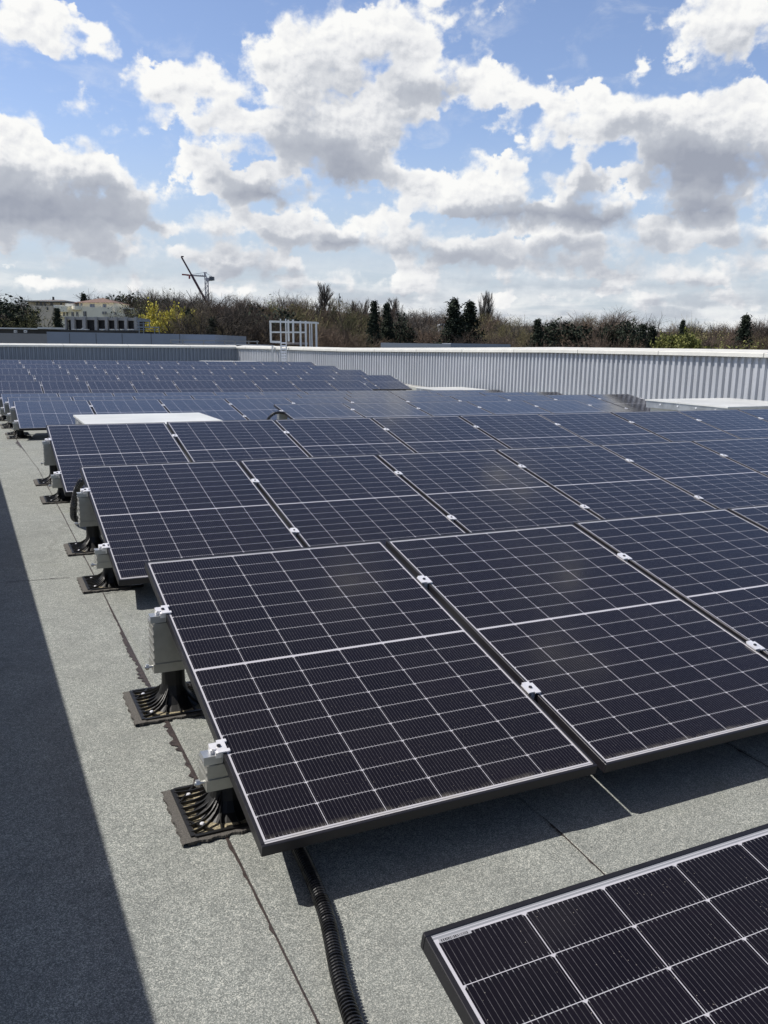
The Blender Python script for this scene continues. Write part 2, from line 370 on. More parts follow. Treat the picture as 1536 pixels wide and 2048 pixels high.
def mat_glass():
    m, B, bs = new_mat('solar_cells'); c = objc(B); x, y, z = B.sep(c)
    oi = B.n.new('ShaderNodeObjectInfo')
    # columns: six cells, rows: two halves of nine half-cells
    cu = B.m('DIVIDE', B.m('SUBTRACT', x, 0.0165), 0.1835)
    fx = B.m('FRACT', cu); dxm = B.m('MULTIPLY', B.m('SUBTRACT', 0.5, B.m('ABSOLUTE', B.m('SUBTRACT', fx, 0.5))), 0.1835)
    up = B.m('GREATER_THAN', y, 0.861)
    cv = B.m('DIVIDE', B.m('SUBTRACT', y, B.m('MULTIPLY_ADD', up, 0.842, 0.024)), 0.09244)
    fy = B.m('FRACT', cv); dym = B.m('MULTIPLY', B.m('SUBTRACT', 0.5, B.m('ABSOLUTE', B.m('SUBTRACT', fy, 0.5))), 0.0905)
    top = B.m('MULTIPLY', B.m('SUBTRACT', 1.0, fy), 0.0905)           # distance to the upper cell edge
    gapx = B.m('LESS_THAN', dxm, 0.0010); gapy = B.m('LESS_THAN', dym, 0.0007)
    cham = B.m('LESS_THAN', B.m('ADD', dxm, top), 0.0070)
    outx = B.m('GREATER_THAN', B.m('ABSOLUTE', B.m('SUBTRACT', x, 0.567)), 0.5505)
    outy = B.m('ADD', B.m('LESS_THAN', cv, 0.0), B.m('GREATER_THAN', cv, 9.0), clamp=True)
    white = B.m('MAXIMUM', B.m('MAXIMUM', gapx, gapy), B.m('MAXIMUM', cham, B.m('MAXIMUM', outx, outy)))
    # wires: sixteen round busbars in each cell, their strength varied by noise
    bb = B.m('ABSOLUTE', B.m('SUBTRACT', B.m('FRACT', B.m('MULTIPLY', fx, 16.0)), 0.5))
    wires = B.m('MULTIPLY', B.m('LESS_THAN', bb, 0.045), B.mr(B.noise(c, 55.0, 3, 0.7), 0.35, 0.65, 0.45, 1.0))
    pads = B.m('MULTIPLY', B.m('LESS_THAN', bb, 0.075), B.m('LESS_THAN', dym, 0.0065))
    cellrnd = B.noise(B.comb(B.m('FLOOR', cu), B.m('FLOOR', cv), B.m('MULTIPLY', oi.outputs['Random'], 40.0)), 1.7, 0)
    cell = B.mix(cellrnd, (0.0045, 0.0040, 0.0075), (0.0085, 0.0068, 0.0115))
    cell = B.mix(wires, cell, (0.105, 0.10, 0.108)); cell = B.mix(pads, cell, (0.17, 0.17, 0.18))
    # lower margin carries a grey ribbon; frame lip's reflection painted grey along the top
    rib = B.m('LESS_THAN', B.m('ABSOLUTE', B.m('SUBTRACT', y, 0.0175)), 0.0018)
    lip_refl = B.m('MULTIPLY', B.m('GREATER_THAN', y, 1.7015), B.m('GREATER_THAN', B.m('ABSOLUTE', B.m('SUBTRACT', y, 1.7065)), 0.0007))
    wc = B.mix(rib, (0.50, 0.49, 0.52), (0.20, 0.205, 0.22)); wc = B.mix(lip_refl, wc, (0.26, 0.27, 0.29))
    col = B.mix(white, cell, wc)
    # dust: faint film, specks, and a dirt line settled along the lower edge
    film = B.mr(B.noise(c, 2.1, 5, 0.65), 0.35, 0.75, 0.0, 0.012)
    sp = B.voro(c, 95.0); spk = B.m('MULTIPLY', B.m('LESS_THAN', sp, 0.085), B.m('GREATER_THAN', B.noise(c, 11.0, 2), 0.55))
    edge = B.m('MULTIPLY', B.mr(y, 0.045, 0.012, 0, 0.45), B.mr(B.noise(c, 14.0, 4, 0.7), 0.40, 0.65))
    col = B.mix(B.m('MAXIMUM', B.m('MAXIMUM', film, edge), B.m('MULTIPLY', spk, 0.6)), col, (0.36, 0.33, 0.28))
    rg = B.mr(B.noise(c, 3.0, 4, 0.6), 0.3, 0.7, 0.085, 0.15)
    setp(B, bs, col, rg, 0.0, B.bump(B.noise(c, 420.0, 1), 0.02, 0.001), ior=1.33)
    return m
def mat_clad(name, col):
    m, B, bs = new_mat(name); c = objc(B); x, y, z = B.sep(c)
    n = B.noise(B.comb(B.m('MULTIPLY', x, 9), B.m('MULTIPLY', y, 9), B.m('MULTIPLY', z, 1.2)), 1.0, 5, 0.6)
    cc = B.mix(B.mr(n, 0.3, 0.75), tuple(k * 1.06 for k in col), tuple(k * 0.84 for k in col))
    # sheets of six ribs differ a little; rain streaks run down from the cap
    sh_ = B.noise(B.comb(B.m('FLOOR', B.m('DIVIDE', B.m('ADD', x, y), 1.08)), 3.3, 0.0), 5.3, 0)
    stx = B.mr(B.noise(B.comb(B.m('MULTIPLY', x, 22), B.m('MULTIPLY', y, 22), B.m('MULTIPLY', z, 0.8)), 1.0, 3, 0.6), 0.55, 0.8, 0.0, 0.30)
    cc = B.mix(stx, cc, tuple(k * 0.55 for k in col)); cc = B.mix(B.mr(sh_, 0.3, 0.7, 0.0, 0.14), cc, tuple(k * 0.6 for k in col))
    setp(B, bs, cc, 0.42, 0.25, spec=0.5)
    return m
M_FELT = mat_felt(); M_CELL = mat_glass()
M_FRAME = simple('black_anodised_frame', (0.020, 0.019, 0.023), 0.40, 0.22, 0.15, 30, spec=0.45)
M_ALU = simple('mill_aluminium', (0.40, 0.40, 0.37), 0.42, 0.7, 0.10, 25)
M_CLAMP = simple('bright_aluminium', (0.92, 0.91, 0.92), 0.38, 0.45, 0.05, 60)
M_BLACK = simple('black_plastic', (0.006, 0.006, 0.006), 0.5, 0.0, 0.3, 60)
M_BOLT = simple('dark_bolt', (0.08, 0.08, 0.085), 0.35, 0.9, 0.2, 60)
M_GRIT = simple('grit_and_moss', (0.30, 0.26, 0.17), 0.95, 0.0, 0.75, 160, 0.6)
M_PATCH = simple('felt_flashing', (0.105, 0.098, 0.088), 0.95, 0.0, 0.5, 240, 0.6)
M_BITU = simple('bitumen_bleed', (0.036, 0.025, 0.022), 0.6, 0.0, 0.5, 70, 0.4)
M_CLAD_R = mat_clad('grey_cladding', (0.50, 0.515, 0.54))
M_CLAD_F = mat_clad('shade_toned_cladding', (0.22, 0.25, 0.30))  # same ribbed cladding, the far wall's shade put into a darker colour
M_COPE = simple('cream_coping', (0.66, 0.65, 0.59), 0.45, 0.1, 0.06, 3)
M_GALV = simple('galvanised_steel', (0.52, 0.53, 0.52), 0.38, 0.8, 0.22, 5)
M_WHITE = simple('white_cover', (0.60, 0.61, 0.59), 0.35, 0.0, 0.14, 1.4)
M_STEEL = simple('pale_steel', (0.70, 0.70, 0.68), 0.45, 0.5, 0.08, 4)

# ------------------------------------------------------------------ the roof: a felt deck that rises, falls to a valley and rises again
KN_Y = [-8, 9.3, 20.5, 36, 46]; s0 = (-1.31644 + 1.63515) / 12.3; s2 = (-1.3001 + 1.73793) / 15.5
KN_Z = [-1.63515 - 5 * s0, -1.31644, -1.73793, -1.3001, -1.3001]
def g(y): return float(np.interp(y, KN_Y, KN_Z))
def slope(y): return (g(y + 1.6) - g(y)) / 1.6
XL = -0.66
WALL = [(14.67, -7), (14.67, 8), (14.67, 24), (14.6, 26), (14.5, 28), (14.3, 30), (14.05, 32), (13.82, 34), (13.55, 36), (13.25, 38), (12.95, 40), (12.65, 41.8), (12.35, 43.5)]
WTOP = ([-8, 14, 20, 26, 33, 43.5], [0.01, 0.01, -0.015, -0.10, -0.20, -0.22])
def wtop(y): return float(np.interp(y, *WTOP))
r = MB()
ys = sorted(set(list(np.linspace(-7, 45, 105)) + KN_Y[1:4]))
for i, y in enumerate(ys):
    r.v += [(-1.0, y, g(y)), (15.0, y, g(y))]
for i in range(len(ys) - 1): r.f.append((2 * i, 2 * i + 1, 2 * i + 3, 2 * i + 2))
roof = r.build('flat_roof', M_FELT, smooth=True); roof['kind'] = 'structure'
rng = random.Random(7)
M_PALEFELT = simple('pale_flashing', (0.36, 0.36, 0.34), 0.8, 0, 0.2, 6)
def seam(pts, w0, w1, seed):
    """bitumen squeezed out of a lap joint: a thin ragged strip; pts polyline on the roof"""
    rr = random.Random(seed); b = MB(); P = []
    for (a, c) in zip(pts[:-1], pts[1:]):
        n = max(2, int(math.dist(a, c) / 0.02))
        for i in range(n): P.append((a[0] + (c[0] - a[0]) * i / n, a[1] + (c[1] - a[1]) * i / n))
    wob = 0; L_ = R_ = 0.5; ph = rr.random() * 9
    for i, (x, y) in enumerate(P):
        j = min(i + 1, len(P) - 1); k = max(i - 1, 0)
        tx, ty = P[j][0] - P[k][0], P[j][1] - P[k][1]; l = math.hypot(tx, ty) or 1; nx, ny = -ty / l, tx / l
        blot = max(0, math.sin(i * 0.021 + ph) * math.sin(i * 0.0057 + ph * 2)) ** 1.3
        blot = blot * (1.6 if rr.random() < .5 else .5); L_ = 0.7 * L_ + 0.3 * rr.random() * (0.5 + 2.8 * blot); R_ = 0.8 * R_ + 0.2 * rr.random() * 0.5
        wl = w0 + w1 * L_ * (0.35 + blot) + (0.008 * rr.random() if rr.random() < 0.06 else 0); wr = w0 * 0.5 + w1 * R_ * 0.4
        b.v += [(x + nx * wl, y + ny * wl, g(y) + 0.004), (x - nx * wr, y - ny * wr, g(y) + 0.004)]
    for i in range(len(P) - 1): b.f.append((2 * i, 2 * i + 1, 2 * i + 3, 2 * i + 2))
    return b.build('seam', M_BITU, roof)
seam([(0.60, -6), (0.602, 2.2), (0.592, 3.2), (0.575, 4.86), (0.55, 7), (0.50, 10), (0.47, 16)], 0.0022, 0.0105, 1)
seam([(1.552, -4), (1.56, 1.7), (1.58, 2.2), (1.58, 4.85)], 0.002, 0.007, 2)
seam([(0.58, 4.87), (0.75, 4.90), (1.58, 4.84)], 0.002, 0.007, 3)
seam([(-0.66, 5.345), (0.45, 5.26)], 0.003, 0.006, 4)
seam([(2.53, -4), (2.54, 4.4)], 0.002, 0.006, 5)
seam([(3.51, -4), (3.50, 3.4)], 0.002, 0.006, 6)
seam([(-0.3, 9.7), (0.5, 9.62)], 0.002, 0.004, 8)
# lap edges: one sheet lies 3 mm over the next
for i, (x, y0, y1) in enumerate([(0.607, -6, 4.86), (1.566, -4, 4.8), (2.545, -4, 4.4), (3.505, -4, 3.4)]):
    b = MB(); n = 60; rr = random.Random(i)
    for k in range(n + 1):
        y = y0 + (y1 - y0) * k / n; dx_ = 0.004 * rr.random()
        b.v += [(x + dx_, y, g(y) + 0.0005), (x + dx_ + 0.002, y, g(y) + 0.0046), (x + 0.09, y, g(y) + 0.0003)]
    for k in range(n):
        o = 3 * k; b.f += [(o, o + 1, o + 4, o + 3), (o + 1, o + 2, o + 5, o + 4)]
    b.build('lap_edge', M_FELT, roof)

# ------------------------------------------------------------------ parapet walls of ribbed cladding
def polywalk(poly, step):
    P = [Vector((x, y, 0)) for x, y in poly]; out = []; carry = 0.0; s = 0.0
    for a, b in zip(P[:-1], P[1:]):
        d = (b - a).length; t = carry
        while t < d: out.append((a + (b - a) * (t / d), (b - a).normalized())); t += step
        carry = t - d
    return out
def clad(name, poly, inward, zt, mat, label, cope_mat=M_COPE, pitch=0.18, zb=None, dep=0.052):
    """poly runs along the wall face; inward = +1 if the room side lies to the left of the walking direction"""
    mid = poly[len(poly) // 2]
    t = thing(name, label, 'parapet wall', (mid[0], mid[1], g(mid[1])))
    steps = polywalk(poly, pitch); b = MB(); prof = [(0, 0), (0.062, 0), (0.080, dep), (0.150, dep)]
    cols = []
    for p, d in steps:
        nrm = Vector((-d.y, d.x, 0)) * inward
        for (s_, o_) in prof: cols.append(p + d * s_ + nrm * o_)
    for q in cols:
        zz = g(q.y) - 0.02 if zb is None else zb
        b.v += [(q.x, q.y, zz), (q.x, q.y, zt(q) - 0.10)]
    for i in range(len(cols) - 1):
        b.f.append((2 * i, 2 * i + 2, 2 * i + 3, 2 * i + 1))
    b.build('cladding', mat, t)
    # coping: sloping top, fascia, drip, in 3 m lengths with a hairline joint
    cs = polywalk(poly, 0.5) + [(Vector((*poly[-1], 0)), (Vector((*poly[-1], 0)) - Vector((*poly[-2], 0))).normalized())]
    c = MB(); sec = [(-0.34, -0.25), (-0.34, 0.005), (0.135, -0.062), (0.142, -0.070), (0.142, -0.148), (0.125, -0.152), (0.125, -0.12), (-0.30, -0.11)]
    ns = len(sec)
    for i, (p, d) in enumerate(cs):
        nrm = Vector((-d.y, d.x, 0)) * inward; zt_ = zt(p)
        for (o_, z_) in sec:
            q = p + nrm * o_; c.v.append((q.x, q.y, zt_ + z_))
    for i in range(len(cs) - 1):
        for k in range(ns):
            c.f.append((i * ns + k, (i + 1) * ns + k, (i + 1) * ns + (k + 1) % ns, i * ns + (k + 1) % ns))
    c.f += [tuple(range(ns)), tuple((len(cs) - 1) * ns + k for k in reversed(range(ns)))]
    c.build('coping', cope_mat, t)
    j = MB()
    for i in range(3, len(cs) - 1, 6):
        p, d = cs[i]; nrm = Vector((-d.y, d.x, 0)) * inward; zt_ = zt(p)
        a = [p + nrm * o_ + Vector((0, 0, zt_ + z_)) for o_, z_ in ((-0.3, 0.003), (0.135, -0.058), (0.1455, -0.069), (0.1455, -0.147))]
        for q0, q1 in zip(a[:-1], a[1:]): j.add([q0 - d * 0.005, q0 + d * 0.005, q1 + d * 0.005, q1 - d * 0.005], [(0, 1, 2, 3)])
    j.build('coping_joint', M_BOLT, t)
    f = MB()
    for i, (p, d) in enumerate(cs):
        nrm = Vector((-d.y, d.x, 0)) * inward
        for (o_, z_) in ((0.058, 0.07), (0.062, 0.072), (0.066, 0.03), (0.13, 0.006), (0.13, 0.0)):
            q = p + nrm * o_; f.v.append((q.x, q.y, g(q.y) + z_))
    for i in range(len(cs) - 1):
        for k in range(4): f.f.append((i * 5 + k, (i + 1) * 5 + k, (i + 1) * 5 + k + 1, i * 5 + k + 1))
    f.build('base_flashing', M_PALEFELT, t)
    return t
clad('parapet_wall', [(x - 0.0, y) for x, y in WALL], +1, lambda p: wtop(p.y), M_CLAD_R,
     'sunlit pale grey ribbed parapet wall curving along the right side with a cream coping')
FZ = lambda p: float(np.interp(p.x, [0, 12.35], [-0.31, -0.225]))
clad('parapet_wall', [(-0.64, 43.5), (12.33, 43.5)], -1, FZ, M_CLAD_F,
     'grey ribbed parapet wall with painted-in shade, closing the far left end of the roof', M_COPE)
clad('parapet_wall', [(XL - 0.12, -7), (XL - 0.12, 43.4)], -1, lambda p: float(np.interp(p.y, [0, 12, 43.5], [0.0, -0.02, -0.31])), M_CLAD_R,
     'ribbed parapet wall beside the camera whose shadow darkens the left strip of roof')

# ------------------------------------------------------------------ solar panels
PW, PL, PP = 1.134, 1.722, 1.154
ORD = ['', 'first', 'second', 'third', 'fourth', 'fifth', 'sixth', 'seventh', 'eighth', 'ninth', 'tenth', 'eleventh', 'twelfth', 'thirteenth']
def panel_proto():
    t = thing('solar_panel', 'x', 'solar panel')
    f = MB(); lip = 0.011; h = 0.035
    f.box(0, PW, 0, lip, -h, 0); f.box(0, PW, PL - lip, PL, -h, 0)
    f.box(0, lip, lip, PL - lip, -h, 0); f.box(PW - lip, PW, lip, PL - lip, -h, 0)
    fo = f.build('frame', M_FRAME, t)
    bv = bmesh.new(); bv.from_mesh(fo.data); bmesh.ops.bevel(bv, geom=bv.edges[:], offset=0.0012, segments=1, affect='EDGES'); bv.to_mesh(fo.data); bv.free()
    gl = MB(); gl.box(lip, PW - lip, lip, PL - lip, -0.007, -0.0018); gl.build('glass', M_CELL, t)
    jb = MB(); jb.box(0.45, 0.68, 1.35, 1.45, -0.028, -0.0075); jb.build('junction_box', M_BLACK, t)
    return t
P0 = panel_proto()
GAPA = 0.0
ROWS = {  # x of left end, y of low edge, dz, first index, last index + 1, words
    '1': (0.648, -0.518, 0.001, 0, 4, 'nearest row'), '2': (0.620, 1.984, 0.008, 0, 6, 'second row from the camera'),
    '3': (0.622, 4.574, -0.003, 0, 8, 'third row from the camera'), '4': (0.585, 7.121, -0.007, 0, 11, 'fourth row from the camera'),
    'R': (4.119, 10.865, -0.015, 0, 5, 'short fifth row'), '5': (0.517, 13.218, 0.009, 0, 11, 'sixth row from the camera'),
    '6': (0.506, 15.813, 0.006, 0, 11, 'seventh row from the camera'), '7': (0.465, 18.387, 0.015, 0, 11, 'eighth row from the camera'),
    '8': (1.545, 22.678, -0.007, -1, 8, 'ninth row from the camera'), '9': (1.539, 25.176, -0.018, -1, 10, 'tenth row from the camera'),
    '10': (1.534, 27.725, 0.0, -1, 10, 'eleventh row from the camera'), '11': (1.515, 30.277, 0.0, -1, 10, 'twelfth row from the camera'),
    '12': (1.510, 32.838, 0.010, -1, 10, 'farthest row')}
TILT = 0.19941
rr = random.Random(3)
first = True
GEO = {}
for n, (x0, y0, dz, k0, k1, words) in ROWS.items():
    tl = TILT + math.atan(slope(y0)); z0 = g(y0) + 0.165 + dz; GEO[n] = (tl, z0)
    for k in range(k0, k1):
        i = k - k0 + 1
        look = {'1': 'dark solar panel', '2': 'black solar panel', '3': 'blue-black solar panel', '4': 'blue-black solar panel'}.get(n, 'bluish solar panel')
        end = ''
        lab = '%s, %s from the left in the %s' % (look, ORD[i], words)
        if n == '1' and i == 1: lab = 'nearest solar panel, its dark frame corner pointing into the lower right of the photo'
        if n == '2' and i == 1: lab = 'large black solar panel at the left end of the second row from the camera'
        if k == k1 - 1 and n in ('5', '6', '7'): lab = 'solar panel mirroring the wall ribs, last of the ' + words
        if len(lab.split()) > 16: print('LONG', lab)
        if k == k1 - 1 and n in ('8', '9', '10', '11', '12'): lab = 'small distant solar panel at the right end of the ' + words
        loc = (x0 + k * PP - (0.0105 if (n == '2' and k == 0) else 0), y0 + rr.uniform(-.004, .004), z0 + (-0.004 if (n == '2' and k == 1) else rr.uniform(-.0015, .0015)))
        rot = (tl + rr.uniform(-.0015, .0015), rr.uniform(-.0012, .0012), rr.uniform(-.0012, .0012))
        grp = 'solar panels set out in rows on the roof'
        if first:
            P0.location = loc; P0.rotation_euler = rot; P0['label'] = lab; P0['group'] = grp; first = False
            KIDS[P0.name] = list(P0.children); PFIRST = P0
        else: dup(PFIRST, loc, rot, lab, grp)
M_STICK = simple('sticker_film', (0.34, 0.34, 0.36), 0.4)
# serial sticker at the corner of the nearest panel (an unreadable bar code strip)
p1 = PFIRST
st = MB(); st.box(0.020, 0.085, PL - 0.030, PL - 0.021, -0.0017, -0.0012); so_ = st.build('serial_sticker', M_STICK, p1, world=False)
sb = MB(); xx = 0.024; r5 = random.Random(5)
while xx < 0.080:
    w = r5.choice((0.0008, 0.0014, 0.002)); sb.box(xx, xx + w, PL - 0.0285, PL - 0.0235, -0.0012, -0.0010); xx += w + r5.choice((0.0012, 0.002))
sb.build('bar_code', M_BOLT, so_, world=False)

# ------------------------------------------------------------------ panel supports: ribbed foot, aluminium bracket, clamp
def support_proto(name, H, hf, kind, tl):
    """origin on the roof below the clamp; kind end or mid"""
    t = thing(name, 'x', 'panel support')
    cx, cyy = 0.032, 0.11; hw = 0.150
    b = MB(); b.box(cx - hw, cx + hw, cyy - hw, cyy + hw, -0.01, 0.006)
    b.build('foot_plate', M_GRIT, t)
    rb = MB()
    for s in (-1, 1):
        rb.box(cx + s * hw - 0.006, cx + s * hw + 0.006, cyy - hw, cyy + hw, 0.0, 0.017)
        rb.box(cx - hw + 0.006, cx + hw - 0.006, cyy + s * hw - 0.006, cyy + s * hw + 0.006, 0.0, 0.0165)
        for i in range(8):                                  # curved ribs that sweep up into the stem
            e = -0.126 + 0.252 * i / 7
            pts = []
            for j in range(9):
                q = j / 8; a = (1 - q) ** 2; bq = 2 * q * (1 - q); cq = q * q
                X = a * hw + bq * 0.075 + cq * 0.030; Y = a * e + bq * e * 0.92 + cq * e * 0.30
                Z = 0.013 + 0.062 * q ** 2.6
                pts.append((cx + s * X, cyy + Y, Z))
            for p_, q_ in zip(pts[:-1], pts[1:]): rb.bar(p_, q_, 0.0036, 0.011)
        for i in range(3):
            e = -0.06 + 0.12 * i / 2; pts = []
            for j in range(7):
                q = j / 6; a = (1 - q) ** 2; bq = 2 * q * (1 - q); cq = q * q
                pts.append((cx + a * e + bq * e * 0.9 + cq * e * 0.4, cyy + s * (a * hw + bq * 0.08 + cq * 0.035), 0.0125 + 0.06 * q ** 2.6))
            for p_, q_ in zip(pts[:-1], pts[1:]): rb.bar(p_, q_, 0.0036, 0.010)
        for s2_ in (-1, 1):
            rb.bar((cx + s * 0.142, cyy + s2_ * 0.065, 0.012), (cx + s * 0.085, cyy + s2_ * 0.142, 0.012), 0.005, 0.010)
    rb.build('foot_ribs', M_BLACK, t)
    st = MB(); st.lathe([(0.115, 0.004), (0.082, 0.022), (0.060, 0.05), (0.048, 0.09), (0.046, hf - 0.015), (0.062, hf - 0.012), (0.062, hf + 0.001), (0.0, hf + 0.001)], (cx, cyy, 0), 20)
    st.build('stem', M_BLACK, t, smooth=False)
    sc = MB()
    for sx in (-1, 1):
        for sy in (-1, 1):
            sc.lathe([(0.009, 0.006), (0.009, 0.016), (0.006, 0.020), (0.0, 0.021)], (cx + sx * 0.108, cyy + sy * 0.095, 0), 8)
    sc.build('anchor_screw', M_CLAMP, t)
    # welded felt collar along the left and front sides, ragged
    fl = MB(); r2 = random.Random(int(H * 1000)); N = 90
    def ragged(ax, fixed, lo, hi, wid):
        vs = []
        for i in range(N + 1):
            p = lo + (hi - lo) * i / N; w = wid * (1 + 0.07 * r2.uniform(-1, 1)) + 0.003 * math.sin(i * .35)
            if ax == 'y': vs += [(fixed - w, p, 0.004), (fixed - w * 0.93, p, 0.011), (fixed + 0.01, p, 0.0125)]
            else: vs += [(p, fixed - w, 0.0035), (p, fixed - w * 0.93, 0.010), (p, fixed + 0.01, 0.0115)]
        fs = []
        for i in range(N):
            for k in range(2): fs.append((3 * i + k, 3 * i + k + 1, 3 * i + k + 4, 3 * i + k + 3))
        fl.add(vs, fs)
    ragged('y', cx - hw, cyy - hw - 0.024, cyy + hw + 0.008, 0.036); ragged('x', cyy - hw, cx - hw - 0.02, cx + hw * 0.55, 0.024)
    fl.build('felt_collar', M_PATCH, t)
    # bracket
    bk = MB(); zt = H - 0.045 if kind == 'end' else H - 0.052
    bk.box(-0.060, 0.072, 0.0, 0.10, hf + 0.002, zt)
    bk.box(-0.064, 0.076, -0.004, 0.104, hf + 0.0, hf + 0.036)
    bk.box(-0.066, 0.074, 0.012, 0.088, zt, zt + 0.0035)
    for i in range(5 if H > .3 else 1):
        z_ = hf + 0.05 + i * 0.032; bk.box(-0.0635, -0.060, 0.0, 0.10, z_, z_ + 0.010)
    bo = bk.build('bracket', M_ALU, t)
    bt = MB(); bt.tube([(-0.094, 0.03, hf + 0.018), (-0.061, 0.03, hf + 0.018)], 0.006, 8); bt.tube([(-0.090, 0.03, hf + 0.018), (-0.078, 0.03, hf + 0.018)], 0.011, 6)
    bt.build('side_bolt', M_GALV, bo)
    fg = MB(); fg.box(-0.070, -0.012, 0.0, 0.004, zt + 0.004, zt + 0.030); fg.box(-0.070, -0.012, 0.004, 0.05, zt + 0.026, zt + 0.030)
    if kind == 'end': fg.build('flange', M_GALV, bo)
    # clamp follows the tilt of the panel
    R = Matrix.Translation((0, 0.02, H)) @ Matrix.Rotation(tl, 4, 'X') @ Matrix.Diagonal((0.92, 0.82, 0.9, 1))
    c = MB()
    if kind == 'end':
        c.prism([(-0.046, -0.012), (-0.030, -0.012), (-0.030, -0.036), (0.012, -0.036), (0.012, -0.020), (0.004, -0.020), (0.004, 0.020), (0.012, 0.020), (0.012, 0.036), (-0.022, 0.036), (-0.022, 0.024), (-0.050, 0.024), (-0.050, -0.002)], 0.001, 0.0065, R)
        c.box(-0.036, -0.004, -0.030, 0.030, -0.040, 0.001, R)
        c.box(-0.050, -0.036, -0.010, 0.022, -0.020, 0.001, R)
    else:
        c.prism([(-0.036, -0.034), (-0.008, -0.034), (-0.008, -0.042), (0.018, -0.042), (0.018, 0.030), (0.006, 0.030), (0.006, 0.042), (-0.026, 0.042), (-0.026, 0.030), (-0.036, 0.030)], 0.001, 0.0065, R)
        c.box(-0.019, -0.001, -0.030, 0.030, -0.042, 0.001, R)
    co = c.build('clamp', M_CLAMP, t)
    bl = MB(); cxx = -0.020 if kind == 'end' else -0.010
    n_ = 8; bl.prism([(cxx + 0.0075 * math.cos(2 * PI * k / n_), 0.0075 * math.sin(2 * PI * k / n_)) for k in range(n_)], 0.0068, 0.011, R)
    bl.build('bolt', M_BOLT, co)
    return t
HF, HR = 0.250, 0.424
PRO = {('low', 'end'): support_proto('panel_support', HF, 0.125, 'end', 0.222), ('low', 'mid'): support_proto('panel_support', HF, 0.125, 'mid', 0.222),
       ('high', 'end'): support_proto('panel_support', HR, 0.180, 'end', 0.222), ('high', 'mid'): support_proto('panel_support', HR, 0.180, 'mid', 0.222)}
used = set()
for n, (x0, y0, dz, k0, k1, words) in ROWS.items():
    tl, z0 = GEO[n]
    sw = words.replace(' from the camera', '')
    for k in range(k0, k1 + 1):
        if n in ('1',) and k > 3: continue
        for part, tt, H in (('low', 0.25, HF), ('high', 0.75, HR)):
            kind = 'end' if k in (k0, k1) else 'mid'
            yc = y0 + tt * PL * math.cos(tl) - 0.02; ztop = z0 + tt * PL * math.sin(tl)
            x = x0 + k * PP if k < k1 else x0 + k * PP - (PP - PW)
            sz = (ztop - g(yc)) / H
            i = k - k0
            if k == k0: lab = '%s aluminium support under the left edge of the %s' % ('short front' if part == 'low' else 'tall rear', words)
            elif k == k1: lab = '%s support at the right end of the %s' % ('short front' if part == 'low' else 'tall rear', words)
            else: lab = '%s clamped support between panels %s and %s of the %s' % ('front' if part == 'low' else 'rear', ORD[i], ORD[i + 1], words)
            key = (part, kind); pr_ = PRO[key]; rot = (0, 0, 0); scl = (-1 if k == k1 else 1, 1, sz)
            grp = 'supports under the rows of solar panels'
            if key not in used and k < k1:
                pr_.location = (x, yc, g(yc)); pr_.scale = scl; pr_['label'] = lab; pr_['group'] = grp; used.add(key); KIDS[pr_.name] = list(pr_.children)
            else: dup(pr_, (x, yc, g(yc)), rot, lab, grp, scl)

# ------------------------------------------------------------------ corrugated conduits
def bez(P, n):
    out = []
    P = [Vector(p) for p in P]
    for i in range(len(P) - 1):
        p0 = P[max(i - 1, 0)]; p1 = P[i]; p2 = P[i + 1]; p3 = P[min(i + 2, len(P) - 1)]
        for k in range(n):
            t = k / n; out.append(0.5 * ((2 * p1) + (-p0 + p2) * t + (2 * p0 - 5 * p1 + 4 * p2 - p3) * t * t + (-p0 + 3 * p1 - 3 * p2 + p3) * t ** 3))
    out.append(P[-1]); return out
M_COND = simple('conduit_plastic', (0.012, 0.012, 0.013), 0.26, 0.0, 0.3, 40, spec=0.6)
def conduit(pts, rad, label, pitch=0.0105, n=16):
    c = bez(pts, 24); b = MB(); path = []
    L_ = 0; seg = [c[0]]
    for a, d in zip(c[:-1], c[1:]):
        l = (d - a).length; m = max(1, int(round(l / (pitch / 6))))
        for i in range(1, m + 1): seg.append(a + (d - a) * (i / m))
    rs = []; s = 0
    for i, p in enumerate(seg):
        if i: s += (p - seg[i - 1]).length
        ph = (s / pitch) % 1; rs.append(rad * (1.0 if ph < 0.58 else 0.80) + (0 if .08 < ph < .48 else -0.0008))
    b.tube(seg, rs, n)
    o = b.build('conduit', M_COND, None, smooth=False)
    return tag(o, label, 'conduit')
def on(x, y, r_): return (x, y, g(y) + r_)
conduit([on(0.60, 0.55, .024), on(0.662, 1.46, .024), on(0.748, 1.90, .024), on(0.79, 2.4, .024), on(0.85, 3.2, .027)],
        0.0215, 'black corrugated conduit snaking out from under the second row toward the camera')
conduit([on(0.78, 6.9, .03), on(0.62, 6.68, .035), (0.585, 6.50, g(6.5) + 0.15), (0.60, 6.30, g(6.3) + 0.33), (0.64, 6.12, g(6.1) + 0.43), (0.78, 6.05, g(6.0) + 0.36)],
        0.026, 'black cable conduit arching behind the rear support of the third row', 0.02, 10)
conduit([on(3.88, 12.25, .03), (3.87, 12.2, g(12.2) + 0.18), (3.92, 12.15, g(12.2) + 0.32), (4.05, 12.1, g(12.2) + 0.39), (4.3, 12.0, g(12) + 0.33)],
        0.024, 'black conduit arching up to the left end of the short row', 0.03, 10)

